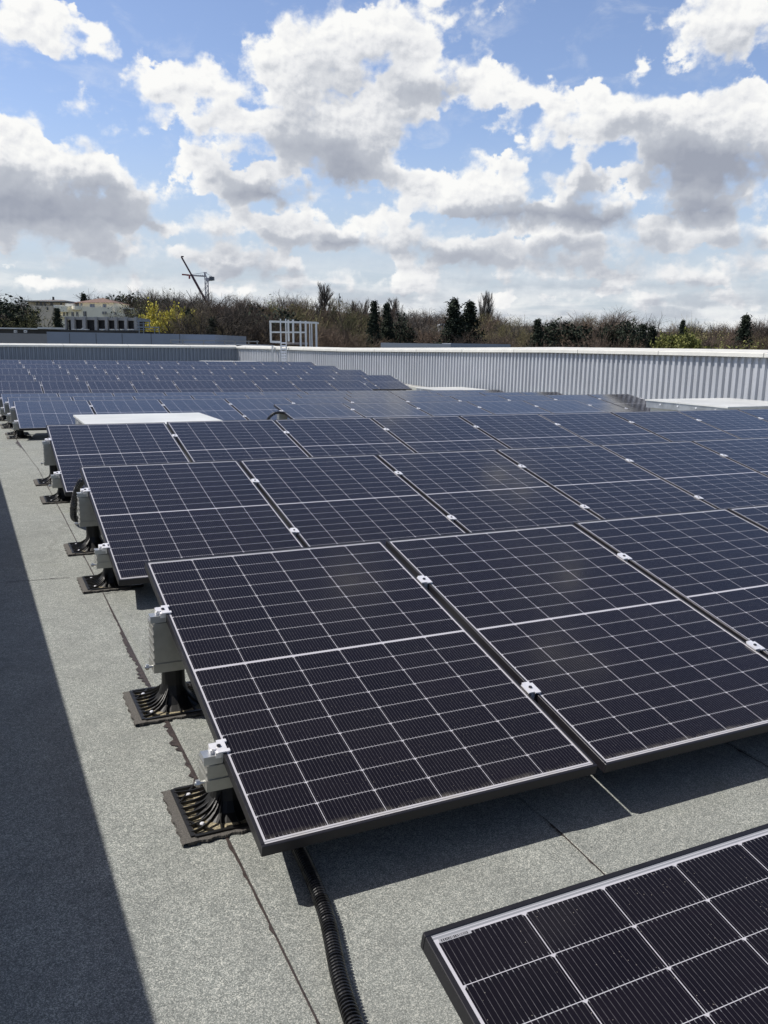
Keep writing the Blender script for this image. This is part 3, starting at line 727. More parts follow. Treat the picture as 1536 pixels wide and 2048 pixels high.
# ------------------------------------------------------------------ rooflights
def rooflight(x0, x1, y0, y1, h, label, flat=0.03):
    zg = min(g(y0), g(y1)) - 0.03; zt = g((y0 + y1) / 2) + h
    t = thing('rooflight', label, 'rooflight', ((x0 + x1) / 2, (y0 + y1) / 2, zg), group='rooflights on the roof')
    k = MB(); k.box(x0 + .06, x1 - .06, y0 + .06, y1 - .06, zg, zt - 0.10); k.build('kerb', M_COPE, t)
    rm = MB(); w = 0.05
    rm.box(x0, x1, y0, y0 + w, zt - 0.15, zt); rm.box(x0, x1, y1 - w, y1, zt - 0.15, zt)
    rm.box(x0, x0 + w, y0 + w, y1 - w, zt - 0.15, zt); rm.box(x1 - w, x1, y0 + w, y1 - w, zt - 0.15, zt); rm.build('rim', M_GALV, t)
    cv = MB(); m = 0.02; n = 8
    for i in range(n + 1):
        for j in range(n + 1):
            a, b = i / n, j / n; z = zt + 0.004 + flat * (1 - (2 * a - 1) ** 4) * (1 - (2 * b - 1) ** 4)
            cv.v.append((x0 - m + (x1 - x0 + 2 * m) * a, y0 - m + (y1 - y0 + 2 * m) * b, z))
    for i in range(n):
        for j in range(n):
            a = i * (n + 1) + j; cv.f.append((a, a + n + 1, a + n + 2, a + 1))
    cv.box(x0 - m, x1 + m, y0 - m, y1 + m, zt - 0.020, zt + 0.003)
    cv.build('cover', M_WHITE, t)
    bo = MB()
    for i in range(int((y1 - y0) / .45)): bo.box(x0 - .012, x0, y0 + .25 + i * .45, y0 + .28 + i * .45, zt - .085, zt - .055)
    for i in range(int((x1 - x0) / .45)): bo.box(x0 + .2 + i * .45, x0 + .23 + i * .45, y0 - .012, y0, zt - .085, zt - .055)
    bo.build('fixing', M_CLAMP, t)
rooflight(1.15, 2.78, 10.35, 11.85, 0.385, 'white rooflight lid standing between the fourth and sixth rows on the left', 0.012)
rooflight(11.75, 13.95, 10.75, 12.75, 0.435, 'metal rimmed rooflight at the right edge beside the ribbed wall', 0.008)
rooflight(12.55, 14.2, 22.0, 23.9, 0.33, 'pale rooflight with a flat lid at the foot of the ribbed wall, mid roof', 0.01)
rooflight(9.1, 11.6, 36.3, 38.2, 0.40, 'distant rooflight behind the farthest row, near the wall corner', 0.01)
rooflight(3.3, 5.1, 36.6, 38.4, 0.36, 'distant rooflight behind the farthest row, toward the left', 0.01)

# ------------------------------------------------------------------ beyond the roof
HF_ = Vector((math.sin(YAW), math.cos(YAW), 0)); HR_ = Vector((math.cos(YAW), -math.sin(YAW), 0))
def W3(u, v, D): return at_depth(u, v, D)
class Far:
    """work area standing at forward depth D: X along the picture, Y away from the camera, Z up, in metres"""
    def __init__(s, u, D, zb=-8.0):
        p = W3(u, 690, D); s.o = Vector((p.x, p.y, 0)); s.D = D; s.zb = zb
        s.u0 = u
    def X(s, u, v=660): return (W3(u, v, s.D) - s.o).dot(HR_)
    def Z(s, v, u=None): return W3(s.u0 if u is None else u, v, s.D).z
    def M(s): return Matrix.Translation(s.o) @ Matrix.Rotation(-YAW, 4, 'Z')
    def loc(s): return (s.o.x, s.o.y, s.zb)
class FB(MB):
    def __init__(s, fr): super().__init__(); s.fr = fr; s.Mx = fr.M()
    def bx(s, u0, u1, v0, v1, y0=0.0, y1=1.0, zmin=None):
        fr = s.fr; um = (u0 + u1) / 2
        z1 = fr.Z(v0, um); z0 = fr.Z(v1, um) if zmin is None else zmin
        s.box(fr.X(u0), fr.X(u1), y0, y1, z0, z1, s.Mx)
    def pt(s, u, v, y=0.0):
        return s.Mx @ Vector((s.fr.X(u, v), y, s.fr.Z(v, u)))
def fthing(name, label, cat, fr, group=None):
    return thing(name, label, cat, fr.loc(), (0, 0, -YAW), group)

# ground around the building, out to the horizon
gm = MB(); gm.add([(-4000, -4000, -8), (5000, -4000, -8), (5000, 5500, -8), (-4000, 5500, -8)], [(0, 1, 2, 3)])
def mat_ground():
    m, B, bs = new_mat('far_ground'); c = objc(B)
    setp(B, bs, B.ramp(B.noise(c, 0.02, 6, 0.6), [(0.35, (0.05, 0.06, 0.03)), (0.55, (0.09, 0.085, 0.05)), (0.7, (0.13, 0.12, 0.10))]), 0.95)
    return m
go = gm.build('ground', mat_ground()); go['kind'] = 'structure'
# access ladder and guard cage over the right parapet
M_LAD = M_STEEL
rl = ray(566, 700); yl = 36.0
while rl.x / rl.y * yl < float(np.interp(yl, [p[1] for p in WALL], [p[0] for p in WALL])) - 0.35: yl += 0.05
LX = rl.x / rl.y * yl + 0.35
DL = (Vector((LX - 0.35, yl, 0))).dot(FWD)
fr = Far(566, DL, g(yl))
t = fthing('roof_ladder', 'pale metal ladder with rungs fixed against the ribbed wall below the guard cage', 'ladder', fr)
b = FB(fr)
for u in (562, 572.5): b.bar(b.pt(u, 638), b.pt(u, 726), 0.055)
b.build('stringer', M_LAD, t)
b = FB(fr)
for v in (686, 692, 698, 704, 709.5, 715, 720.5, 726): b.bar(b.pt(562, v), b.pt(572.5, v), 0.06)
b.build('rung', M_CLAMP, t)
fr = Far(590, DL + 1.1, wtop(yl))
t = fthing('guard_cage', 'pale metal guard cage of upright bars standing above the right parapet', 'guard rail', fr)
b = FB(fr)
for u, v0, v1 in ((542, 643, 684.5), (577.5, 640, 683), (587, 639.5, 686), (601.5, 642, 696), (612, 642, 697), (620, 645, 712), (624, 645, 712), (633, 645.5, 712)):
    b.bar(b.pt(u, v0), b.pt(u, v1), 0.085 if u not in (620, 624) else 0.05)
b.build('post', M_LAD, t)
b = FB(fr); b.bar(b.pt(541, 643.2), b.pt(634, 645.8), 0.09); b.bar(b.pt(541, 664.3), b.pt(612, 664.8), 0.07); b.bar(b.pt(541, 683.5), b.pt(563, 684.3), 0.10)
b.bar(b.pt(541, 643.2), b.pt(541, 643.2, 0.9), 0.07); b.bar(b.pt(634, 645.8), b.pt(634, 645.8, 0.9), 0.07); b.bar(b.pt(541, 643.2, 0.9), b.pt(634, 645.8, 0.9), 0.04)
b.build('rail', M_LAD, t)
b = FB(fr); b.bx(573, 613, 684.5, 689, 0.0, 0.9); b.build('platform', simple('checker_plate', (0.34, 0.29, 0.26), 0.6, 0.3, 0.2, 5), t)
fr = Far(545, DL + 1.0, g(yl))
b = FB(fr); b.bar(b.pt(544.5, 692), b.pt(543.8, 724), 0.06); b.bar(b.pt(544.5, 692.3), b.pt(544.5, 692.3, 0.35), 0.05)
t = fthing('handrail_pole', 'slim upright pole on the wall just left of the ladder', 'pole', fr); b.build('pole', M_LAD, t)

# neighbouring flat roofs and plant
M_GW = simple('blue_grey_panel', (0.23, 0.26, 0.31), 0.5, 0.2, 0.08, 0.6)
M_BW = simple('brown_grey_render', (0.25, 0.245, 0.24), 0.8, 0, 0.10, 0.8)
M_DK = simple('dark_roof', (0.05, 0.048, 0.045), 0.85, 0, 0.35, 0.8)
M_LOUV = simple('black_louvre', (0.012, 0.012, 0.014), 0.5, 0, 0.3, 2)
M_CONC = simple('pale_concrete', (0.34, 0.335, 0.32), 0.85, 0, 0.15, 0.9)
M_CREAM = simple('cream_render', (0.84, 0.79, 0.62), 0.85, 0, 0.08, 0.25)
M_CREAMD = simple('beige_render', (0.52, 0.47, 0.38), 0.85, 0, 0.10, 0.25)
M_TILE = simple('clay_roof_tiles', (0.17, 0.105, 0.08), 0.8, 0, 0.25, 1.5, 0.3)
M_WIN = simple('window_glass', (0.03, 0.035, 0.045), 0.12, 0, 0.2, 1)
M_BLUEW = simple('blue_shutter', (0.10, 0.14, 0.24), 0.4, 0, 0.2, 1)
fr = Far(262, 62)
t = fthing('neighbouring_warehouse', 'low blue grey panelled building just beyond the far parapet', 'building', fr)
b = FB(fr); b.bx(95, 431, 666.5, 700, 0, 14, -8); b.build('wall', M_GW, t)
b = FB(fr); b.bx(-60, 94.7, 666.3, 700, 0.05, 14, -8); b.build('end_wall', M_BW, t)
b = FB(fr)
for u in (140, 193, 245, 303, 360): b.bx(u, u + 0.8, 666.8, 700, -0.012, 0.0)
b.build('panel_joint', M_DK, t)
fr = Far(430, 58)
t = fthing('roof_gutter_rail', 'low grey railing with short posts beyond the far parapet near the corner', 'railing', fr)
b = FB(fr); b.bx(341, 518, 680.5, 682.5, 0, 0.12); b.bx(341, 506, 687, 688.2, 0, 0.12)
for u in (341, 365, 407, 449, 470, 497, 514): b.bx(u, u + 1.8, 681, 694, 0.0, 0.10)
b.build('rail', M_CONC, t); b = FB(fr); b.bx(340, 520, 689, 700, 0.3, 8, -8); b.build('wall', M_GW, t)
fr = Far(830, 55)
t = fthing('flat_roof_box', 'pale grey flat building top peeping over the middle of the right parapet', 'building', fr)
b = FB(fr); b.bx(762, 902, 686.6, 706, 0, 9, -8); b.build('wall', simple('pale_panel', (0.46, 0.47, 0.475), 0.6, 0.1, 0.05, 1), t)
b = FB(fr); b.bx(902.3, 1022, 687.6, 706, 0.05, 9, -8); b.build('side_wall', M_GW, t)
fr = Far(68, 95)
t = fthing('long_flat_roof', 'long dark flat roof with a bright white edge beyond the far parapet', 'building', fr)
b = FB(fr); b.bx(-90, 290, 659.5, 676, 0, 20, -8); b.build('wall', M_DK, t)
b = FB(fr); b.bx(-90, 80, 655.0, 657.6, -0.3, 0.4); b.bx(80.1, 135.5, 655.0, 658.6, -0.34, 0.4); b.build('edge_trim', M_WHITE, t)
b = FB(fr); b.bx(-90, 136, 657.6, 659.5, 0.1, 1.0); b.build('soffit', M_DK, t)
for i, (u, v, w) in enumerate(((30, 660.5, 5), (50, 660.5, 5.5))):
    fr2 = Far(u, 94)
    b = FB(fr2); b.bx(u, u + w, v, v + 5, 0, .3); t2 = fthing('wall_box', 'small white box on the dark roof edge, the %s one' % ('left' if i == 0 else 'right'), 'box', fr2, 'small white boxes on the far roof'); b.build('casing', M_STEEL, t2)
    b = FB(fr2); b.bx(u + 1, u + w - 1, v + 1.2, v + 4, -.02, 0.0); b.build('grille', M_CONC, t2)
fr = Far(204, 92)
t = fthing('louvred_plant_screen', 'row of black louvre bays between pale concrete columns below the cream apartments', 'plant screen', fr)
cols_u = [133, 148.5, 171, 194.5, 215.5, 234.5, 254, 273.5]
b = FB(fr); b.bx(133, 277, 634.6, 640.5, 0.2, 5); b.build('lintel', M_CONC, t)
for i, u in enumerate(cols_u):
    b = FB(fr); w = 4.6 if i not in (1, 2) else 6.5
    b.bx(u - (0 if i == 0 else w / 2), u + w / 2, 634, 661, -0.1, 0.5); b.build('column', M_CONC, t)
for i in range(7):
    b = FB(fr); a, c_ = cols_u[i] + 2, cols_u[i + 1] - 2
    nl = 9
    for k in range(nl): b.bx(a, c_, 640.6 + k * 2.05, 642.2 + k * 2.05, 0.55, 0.75)
    b.bx(a, c_, 640, 661, 0.8, 4.0); b.build('louvre_bay', M_LOUV, t)
    b = FB(fr); b.bx(c_ - 4.2, c_ - 3.2, 640.5, 661, 0.45, 0.54); b.build('post', M_CONC, t)
r4 = random.Random(4)
b = FB(fr)
for u in (153, 158, 164, 170, 173, 176, 181, 208, 214, 228, 233, 241, 248, 252, 262, 267, 272): b.bx(u, u + r4.uniform(2, 4), 658.4 - (2 if u in (173,) else 0), 660.8, -1.2, -0.6)
b.build('white_cowl', M_WHITE, t)
b = FB(fr); b.bx(136, 278, 661, 668, -2.0, 5, -8); b.build('base', M_DK, t)
fr = Far(296, 90)
t = fthing('steel_gantry', 'slim grey steel gantry standing right of the louvred bays', 'gantry', fr)
b = FB(fr)
for (u0, u1, v0, v1) in ((276, 303, 641.5, 643.5), (276, 320, 653.5, 655.5), (279, 280.5, 641, 668), (288, 289.3, 645, 668), (300, 301.2, 641, 657), (276, 300, 647, 648), (310, 311, 653, 668), (319, 320, 653, 668), (276, 320, 659, 660)):
    b.bx(u0, u1, v0, v1, 0, 0.12)
b.build('frame', simple('grey_steel', (0.25, 0.28, 0.31), 0.5, 0.4), t)

# apartments
fr = Far(196, 210)
t = fthing('apartment_building', 'cream apartment building with a hipped clay roof and a rounded balcony', 'building', fr)
b = FB(fr); b.bx(160, 233, 605.5, 660, 0, 12, -8); b.build('upper_block', M_CREAM, t)
b = FB(fr); b.bx(131, 235, 616, 660, -3, 0, -8); b.bx(233, 262, 615.5, 660, 2, 10, -8); b.bx(218, 260, 628, 660, -3.0, 2, -8); b.build('wall', M_CREAM, t)
b = FB(fr); b.bx(250, 272, 616, 640, 8, 14, -8); b.build('rear_wall', M_CREAMD, t)
rf = FB(fr); e = [rf.pt(157, 606.2, -1), rf.pt(236, 606.2, -1), rf.pt(236, 606.2, 13), rf.pt(157, 606.2, 13)]
z_ = fr.Z(594.8); r0, r1 = rf.pt(190, 594.8, 6), rf.pt(198, 594.8, 6)
rf.add(e + [r0, r1], [(0, 1, 5, 4), (1, 2, 5), (2, 3, 4, 5), (3, 0, 4), (0, 3, 2, 1)])
e = [rf.pt(141, 610, -1), rf.pt(166, 606.5, -1), rf.pt(166, 606.5, 9), rf.pt(141, 610, 9)]; q = [rf.pt(163, 601.5, 4), rf.pt(170, 600.5, 4)]
rf.add(e + q, [(0, 1, 5, 4), (1, 2, 5), (2, 3, 4, 5), (3, 0, 4), (0, 3, 2, 1)])
rf.build('roof', M_TILE, t)
b = FB(fr); b.bx(118, 134, 611.5, 616.5, -2, 1); b.bx(141, 157, 608.5, 614, -2, 1); b.build('white_parapet', M_WHITE, t)
bal = FB(fr)
c0 = bal.pt(168, 618, -3.0); R_ = (fr.X(177) - fr.X(158)) / 2
bal.lathe([(R_ * .88, fr.Z(622.5)), (R_, fr.Z(620.5)), (R_, fr.Z(614.2)), (R_ * .93, fr.Z(614.2)), (0.01, fr.Z(619))], (c0.x, c0.y, 0), 18)
bal.build('balcony', M_CREAM, t)
b = FB(fr); b.bx(132, 152, 614.5, 625.5, -5.0, -3); b.bx(133, 182, 634.2, 636, -4.4, -3); b.build('balcony', M_CREAM, t)
for (u0, u1, v0, v1, y) in ((184.5, 189, 608.8, 614.6, 0), (190, 193.5, 608.8, 614.6, 0), (210, 213, 609, 614.6, 0), (214, 216.5, 609, 614.6, 0), (216, 219, 624.6, 629.4, -3), (220.8, 224.4, 624.6, 629.4, -3), (240, 243.5, 626, 631, -3),
                            (160, 163, 607.5, 613, 0), (166, 169, 607.5, 613, 0), (139, 142, 626, 633, -3), (146, 148.5, 626, 633, -3), (156, 160, 625.5, 634, -3), (165, 169, 625.5, 634, -3), (179, 185, 624, 634, -3)):
    if v0 > 624 and u0 > 200 : y = -3
    b = FB(fr); b.bx(u0, u1, v0, v1, y - .12, y - .02); w_ = b.build('window', M_WIN if u0 > 214 or v0 > 620 else M_BLUEW, t)
    b = FB(fr); um = (u0 + u1) / 2; b.bx(um - .25, um + .25, v0, v1, y - .16, y - .12); b.bx(u0 - .3, u1 + .3, v1, v1 + .5, y - .22, y - .02); b.build('window_frame', M_WHITE, w_)
b = FB(fr); b.bx(246, 262, 620, 621.2, 1.6, 2); b.bx(246, 258, 617.5, 619.8, 1.5, 1.9); b.bx(247, 256, 622, 629, 1.8, 2); b.build('loggia', M_WIN, t)
fr = Far(95, 235)
t = fthing('apartment_building', 'beige apartment building with a flat pale eave, left of the clay roofed one', 'building', fr)
b = FB(fr); b.bx(62, 140, 606, 660, 0, 14, -8); b.build('upper_block', M_CREAMD, t)
b = FB(fr); b.bx(78, 119, 613.5, 660, -3, 0, -8); b.build('wall', M_CREAMD, t)
rf = FB(fr); rf.bx(52, 142, 602.8, 604.8, -2, 15); rf.build('eave', M_CONC, t)
rf = FB(fr); e = [rf.pt(56, 602.7, -1), rf.pt(140, 602.7, -1), rf.pt(140, 602.7, 14), rf.pt(56, 602.7, 14)]; rf.add(e + [rf.pt(92, 597.5, 7), rf.pt(112, 598, 7)], [(0, 1, 5, 4), (1, 2, 5), (2, 3, 4, 5), (3, 0, 4), (0, 3, 2, 1)]); ro_ = rf.build('roof', simple('grey_roof', (0.20, 0.18, 0.17), 0.8), t)
b = FB(fr); b.bx(96.5, 98, 592.5, 599, 5, 6); b.build('chimney', M_DK, ro_)
for (u0, u1, v0, v1) in ((78, 82, 605.5, 612), (85, 90, 605, 612), (93, 97, 605.5, 612), (106, 111, 605, 612), (126, 129, 606, 612), (88, 91, 616, 622), (107, 110, 616, 622)):
    b = FB(fr); y = -.0 if u0 > 119 else (-3 if v0 > 613 else 0); b.bx(u0, u1, v0, v1, y - .12, y - .02); w_ = b.build('window', M_WIN, t)
    b = FB(fr); b.bx(u0 - .3, u1 + .3, v1, v1 + .4, y - .2, y - .02); b.build('window_frame', M_CREAM, w_)
# small roof seen between conifers, gravel heap, bright van roof
fr = Far(883, 170)
t = fthing('house', 'small pale gabled house glimpsed between the conifers right of centre', 'house', fr)
b = FB(fr); b.bx(879, 889, 648, 676, 0, 8, -8); b.build('wall', simple('pale_wall', (0.42, 0.44, 0.46), 0.8), t)
rf = FB(fr); rf.add([rf.pt(877, 652, -.5), rf.pt(891, 652, -.5), rf.pt(891, 652, 8.5), rf.pt(877, 652, 8.5), rf.pt(884, 647.3, -.5), rf.pt(884, 647.3, 8.5)], [(0, 1, 4), (3, 5, 2), (0, 4, 5, 3), (1, 2, 5, 4)]); rf.build('roof', simple('slate_roof', (0.16, 0.17, 0.19), 0.7), t)
M_HEAP = simple('rubble_heap', (0.20, 0.165, 0.12), 0.95, 0, 0.55, 0.9, 0.5)
for (uc, vt, wu, D, lab) in ((868, 680, 17, 120, 'small heap of pale rubble below the house roof'), (1010, 671, 60, 190, 'broad brown grey earth mound among the bare trees')):
    fr = Far(uc, D); h = fr.Z(vt, uc) + 8; R_ = fr.X(uc + wu / 2) * 1.6; nz = random.Random(uc)
    b = MB(); b.v.append((fr.o.x, fr.o.y, -8 + h)); n_ = 28
    for ring in range(1, 7):
        for k in range(n_):
            a = 2 * PI * k / n_; rr_ = R_ * ring / 6 * (1 + .12 * nz.uniform(-1, 1)); zz = -8 + h * math.cos(ring / 6 * PI / 2) ** 1.2 * (1 + .06 * nz.uniform(-1, 1))
            b.v.append((fr.o.x + rr_ * math.cos(a), fr.o.y + rr_ * math.sin(a), zz))
    for k in range(n_): b.f.append((0, 1 + k, 1 + (k + 1) % n_))
    for ring in range(5):
        for k in range(n_):
            o_ = 1 + ring * n_; b.f.append((o_ + k, o_ + n_ + k, o_ + n_ + (k + 1) % n_, o_ + (k + 1) % n_))
    o_ = b.build('earth_heap', M_HEAP); tag(o_, lab, 'heap')

# cranes
M_CRW = simple('crane_white', (0.45, 0.43, 0.44), 0.5, 0.1); M_CRR = simple('crane_red', (0.30, 0.045, 0.05), 0.5, 0.1); M_CRM = simple('crane_maroon', (0.065, 0.018, 0.03), 0.45, 0.1)
fr = Far(418, 320)
t = fthing('tower_crane', 'distant tower crane with a red tipped jib and grey counterweight', 'crane', fr)
b = FB(fr); w = 0.75
for sx in (414.6, 420.6):
    for y in (0, 1.1): b.bar(b.pt(sx, 564, y), b.pt(sx, 625, y), 0.17)
nv = 14
for k in range(nv):
    v0 = 565 + k * 4.3; a, c_ = (414.6, 420.6) if k % 2 else (420.6, 414.6)
    for y in (0, 1.1): b.bar(b.pt(a, v0, y), b.pt(c_, v0 + 4.3, y), 0.12)
    b.bar(b.pt(414.6, v0), b.pt(420.6, v0), 0.12)
b.build('mast', M_CRW, t)
b = FB(fr); b.bar(b.pt(371, 551.5), b.pt(418, 554.2), 0.28); b.bar(b.pt(378, 552.6, 1), b.pt(418, 555.2, 1), 0.2)
for k in range(11):
    u = 378 + k * 3.6; b.bar(b.pt(u, 551.9), b.pt(u + 1.8, 553.4, 1), 0.12); b.bar(b.pt(u + 1.8, 553.4, 1), b.pt(u + 3.6, 552.6), 0.12)
b.build('jib', M_CRW, t)
b = FB(fr); b.bar(b.pt(370.5, 551.2), b.pt(384, 552.3), 0.55, 0.5); b.bx(381.6, 384.4, 552, 559.6, -.3, .3); b.build('jib_tip', M_CRR, t)
b = FB(fr); b.bar(b.pt(413.5, 547.2), b.pt(419.3, 547.6), 0.3); b.bar(b.pt(414.6, 547.5), b.pt(415.2, 563), 0.32); b.bar(b.pt(415.5, 547.5), b.pt(420.6, 563), 0.3)
b.bar(b.pt(415, 547.4), b.pt(384, 552.0), 0.13); b.bar(b.pt(416, 547.4), b.pt(431, 556), 0.13); b.build('apex', M_CRW, t)
b = FB(fr); b.bx(415, 421.5, 557.5, 564, -.4, .8); b.bx(416, 427, 561.5, 563.2, -.4, .8); b.build('cab', M_CRW, t)
b = FB(fr); b.bx(422.5, 426.3, 555, 563, -.6, 1.0); b.bx(429.2, 431.2, 555.6, 562.5, -.6, 1.0); b.bx(426.3, 429.2, 556, 562.8, -.5, .9); b.build('counterweight', simple('counterweight', (0.12, 0.135, 0.15), .6), t)
fr = Far(400, 300)
t = fthing('telescopic_crane', 'dark red telescopic crane boom leaning left in front of the tower crane', 'crane', fr)
b = FB(fr); b.bar(b.pt(389, 551.5), b.pt(417, 606), 0.72, 0.7); b.build('boom', M_CRM, t)
b = FB(fr); b.bar(b.pt(371, 517.5), b.pt(390, 553.5), 0.48, 0.5); b.build('boom_extension', M_CRM, t)
b = FB(fr); b.bx(367.6, 372.6, 515.4, 517.6, -.3, .3); b.build('boom_head', M_CRM, t)
fr = Far(679, 330)
t = fthing('radio_mast', 'thin lattice radio mast poking above the trees near the centre', 'mast', fr)
b = FB(fr); b.bar(b.pt(679.6, 588), b.pt(679.6, 620), 0.22); b.bar(b.pt(678, 598), b.pt(678, 620), 0.14); b.bar(b.pt(681.4, 598), b.pt(681.4, 620), 0.14); b.build('mast', M_DK, t)
b = FB(fr)
for (u0, u1, v0, v1) in ((676.2, 678.2, 603, 606), (681, 683, 602, 605), (678.2, 681.5, 594, 597), (677.4, 682, 609, 610.2)): b.bx(u0, u1, v0, v1, -.3, .3)
b.build('antenna', M_DK, t)

# ------------------------------------------------------------------ trees
def mat_tree(name, ramp_, rough=0.85):
    m, B, bs = new_mat(name)
    a = B.n.new('ShaderNodeAttribute'); a.attribute_name = 'tone'
    n = B.noise(objc(B), 0.9, 3, 0.6)
    f = B.m('ADD', B.m('MULTIPLY', a.outputs['Fac'], 0.75), B.m('MULTIPLY', n, 0.25))
    setp(B, bs, B.ramp(f, ramp_), rough, 0, spec=0.2)
    return m
M_BARK = mat_tree('bark', [(0.2, (0.030, 0.026, 0.022)), (0.8, (0.065, 0.055, 0.045))])
M_TWIG = mat_tree('bare_twigs', [(0.1, (0.08, 0.062, 0.05)), (0.5, (0.15, 0.115, 0.088)), (0.9, (0.24, 0.185, 0.14))])
M_TWD = mat_tree('dark_twigs', [(0.1, (0.038, 0.034, 0.031)), (0.9, (0.10, 0.085, 0.07))])
M_PALE = mat_tree('pale_twigs', [(0.1, (0.10, 0.09, 0.08)), (0.9, (0.20, 0.18, 0.155))])
M_CON = mat_tree('dark_needles', [(0.1, (0.011, 0.017, 0.012)), (0.6, (0.028, 0.038, 0.025)), (0.95, (0.06, 0.07, 0.045))])
M_YEL = mat_tree('yellow_catkins', [(0.1, (0.24, 0.215, 0.04)), (0.5, (0.50, 0.44, 0.08)), (0.95, (0.66, 0.60, 0.16))])
M_LIME = mat_tree('young_lime_leaves', [(0.1, (0.12, 0.13, 0.03)), (0.5, (0.17, 0.18, 0.055)), (0.95, (0.26, 0.26, 0.10))])
M_OLV = mat_tree('olive_buds', [(0.1, (0.045, 0.05, 0.022)), (0.5, (0.085, 0.088, 0.04)), (0.95, (0.14, 0.135, 0.065))])
M_WOOD = mat_tree('winter_wood', [(0.05, (0.045, 0.037, 0.033)), (0.3, (0.11, 0.083, 0.064)), (0.5, (0.175, 0.125, 0.092)), (0.68, (0.15, 0.14, 0.07)), (0.85, (0.24, 0.21, 0.10)), (1.0, (0.30, 0.25, 0.20))])

class Tree:
    def __init__(s, seed): s.r = np.random.default_rng(seed); s.WV = []; s.WF = []; s.nw = 0; s.T = []; s.L = []
    def tube(s, pts, rad, n=4):
        pts = np.asarray(pts); V = []
        for i in range(len(pts)):
            d = pts[min(i + 1, len(pts) - 1)] - pts[max(i - 1, 0)]; d = d / (np.linalg.norm(d) + 1e-9)
            x = np.cross(d, [0.3, 0.9, 0.1]); x /= np.linalg.norm(x) + 1e-9; y = np.cross(d, x)
            for k in range(n):
                a = 2 * PI * k / n; V.append(pts[i] + (x * math.cos(a) + y * math.sin(a)) * rad[i])
        for i in range(len(pts) - 1):
            for k in range(n):
                s.WF.append((s.nw + i * n + k, s.nw + i * n + (k + 1) % n, s.nw + (i + 1) * n + (k + 1) % n, s.nw + (i + 1) * n + k))
        s.WV += V; s.nw += len(V)
    def twig(s, p, d, l, w):
        s.T.append((*p, *(d * l), w))
    def leaf(s, p, size): s.L.append((*p, size))
    def grow(s, p, d, L, R, lev, maxlev, kids, ang, trop, bend=0.18, tw=0.035, leafp=0, leafs=0.25, first=0.25):
        r = s.r; n = 4 if lev < 2 else 3; pts = [np.array(p, float)]; dirs = [d]; cur = d.copy()
        for i in range(n):
            cur = cur + r.normal(0, bend, 3) + np.array([0, 0, trop * (0.5 + .5 * lev)]) / n
            cur /= np.linalg.norm(cur); pts.append(pts[-1] + cur * L / n); dirs.append(cur.copy())
        if lev >= maxlev:
            s.twig(pts[0], pts[-1] - pts[0], 1.0, tw)
            for q in range(leafp): s.leaf(pts[0] + (pts[-1] - pts[0]) * r.uniform(.2, 1.1) + r.normal(0, leafs * .5, 3), leafs * r.uniform(.6, 1.3))
            return
        if lev <= maxlev - 1 and R > 0.018: s.tube(pts, [R * (1 - 0.55 * i / n) for i in range(n + 1)], 4 if lev else 6)
        else: s.twig(pts[0], pts[-1] - pts[0], 1.0, max(tw, R * 1.6))
        for k in range(kids[lev]):
            t = first + (1 - first) * (k + r.uniform(0.2, .8)) / kids[lev]; t = min(t, .999); i = int(t * n); f = t * n - i
            q = pts[i] * (1 - f) + pts[i + 1] * f; base = dirs[i + 1]
            ax = np.cross(base, r.normal(0, 1, 3)); ax /= np.linalg.norm(ax) + 1e-9
            a = math.radians(ang[lev] * r.uniform(.65, 1.3)); nd = base * math.cos(a) + ax * math.sin(a)
            s.grow(q, nd / np.linalg.norm(nd), L * r.uniform(.48, .75) * (1.15 - 0.45 * t), R * 0.5 * (1.1 - .5 * t), lev + 1, maxlev, kids, ang, trop, bend, tw, leafp, leafs, 0.15)
    def arrays(s):
        out = {}
        if s.WV: out['wood'] = (np.array(s.WV), np.array(s.WF))
        if s.T:
            T = np.array(s.T); p = T[:, :3]; d = T[:, 3:6]; w = T[:, 6:7]
            x = np.cross(d, s.r.normal(0, 1, d.shape)); x /= np.linalg.norm(x, axis=1, keepdims=True) + 1e-9
            V = np.stack([p - x * w / 2, p + x * w / 2, p + d + x * w * .2, p + d - x * w * .2], 1).reshape(-1, 3)
            F = np.arange(len(V)).reshape(-1, 4); out['twig'] = (V, F)
        if s.L:
            Lv = np.array(s.L); p = Lv[:, :3]; sz = Lv[:, 3:4]; a = s.r.normal(0, 1, p.shape); a /= np.linalg.norm(a, axis=1, keepdims=True)
            b = np.cross(a, s.r.normal(0, 1, p.shape)); b /= np.linalg.norm(b, axis=1, keepdims=True); a = a * sz; b = b * sz * .6
            V = np.stack([p - a * .5, p + b * .5, p + a * .5, p - b * .5], 1).reshape(-1, 3); out['leaf'] = (V, np.arange(len(V)).reshape(-1, 4))
        return out
UP = np.array([0, 0, 1.0])
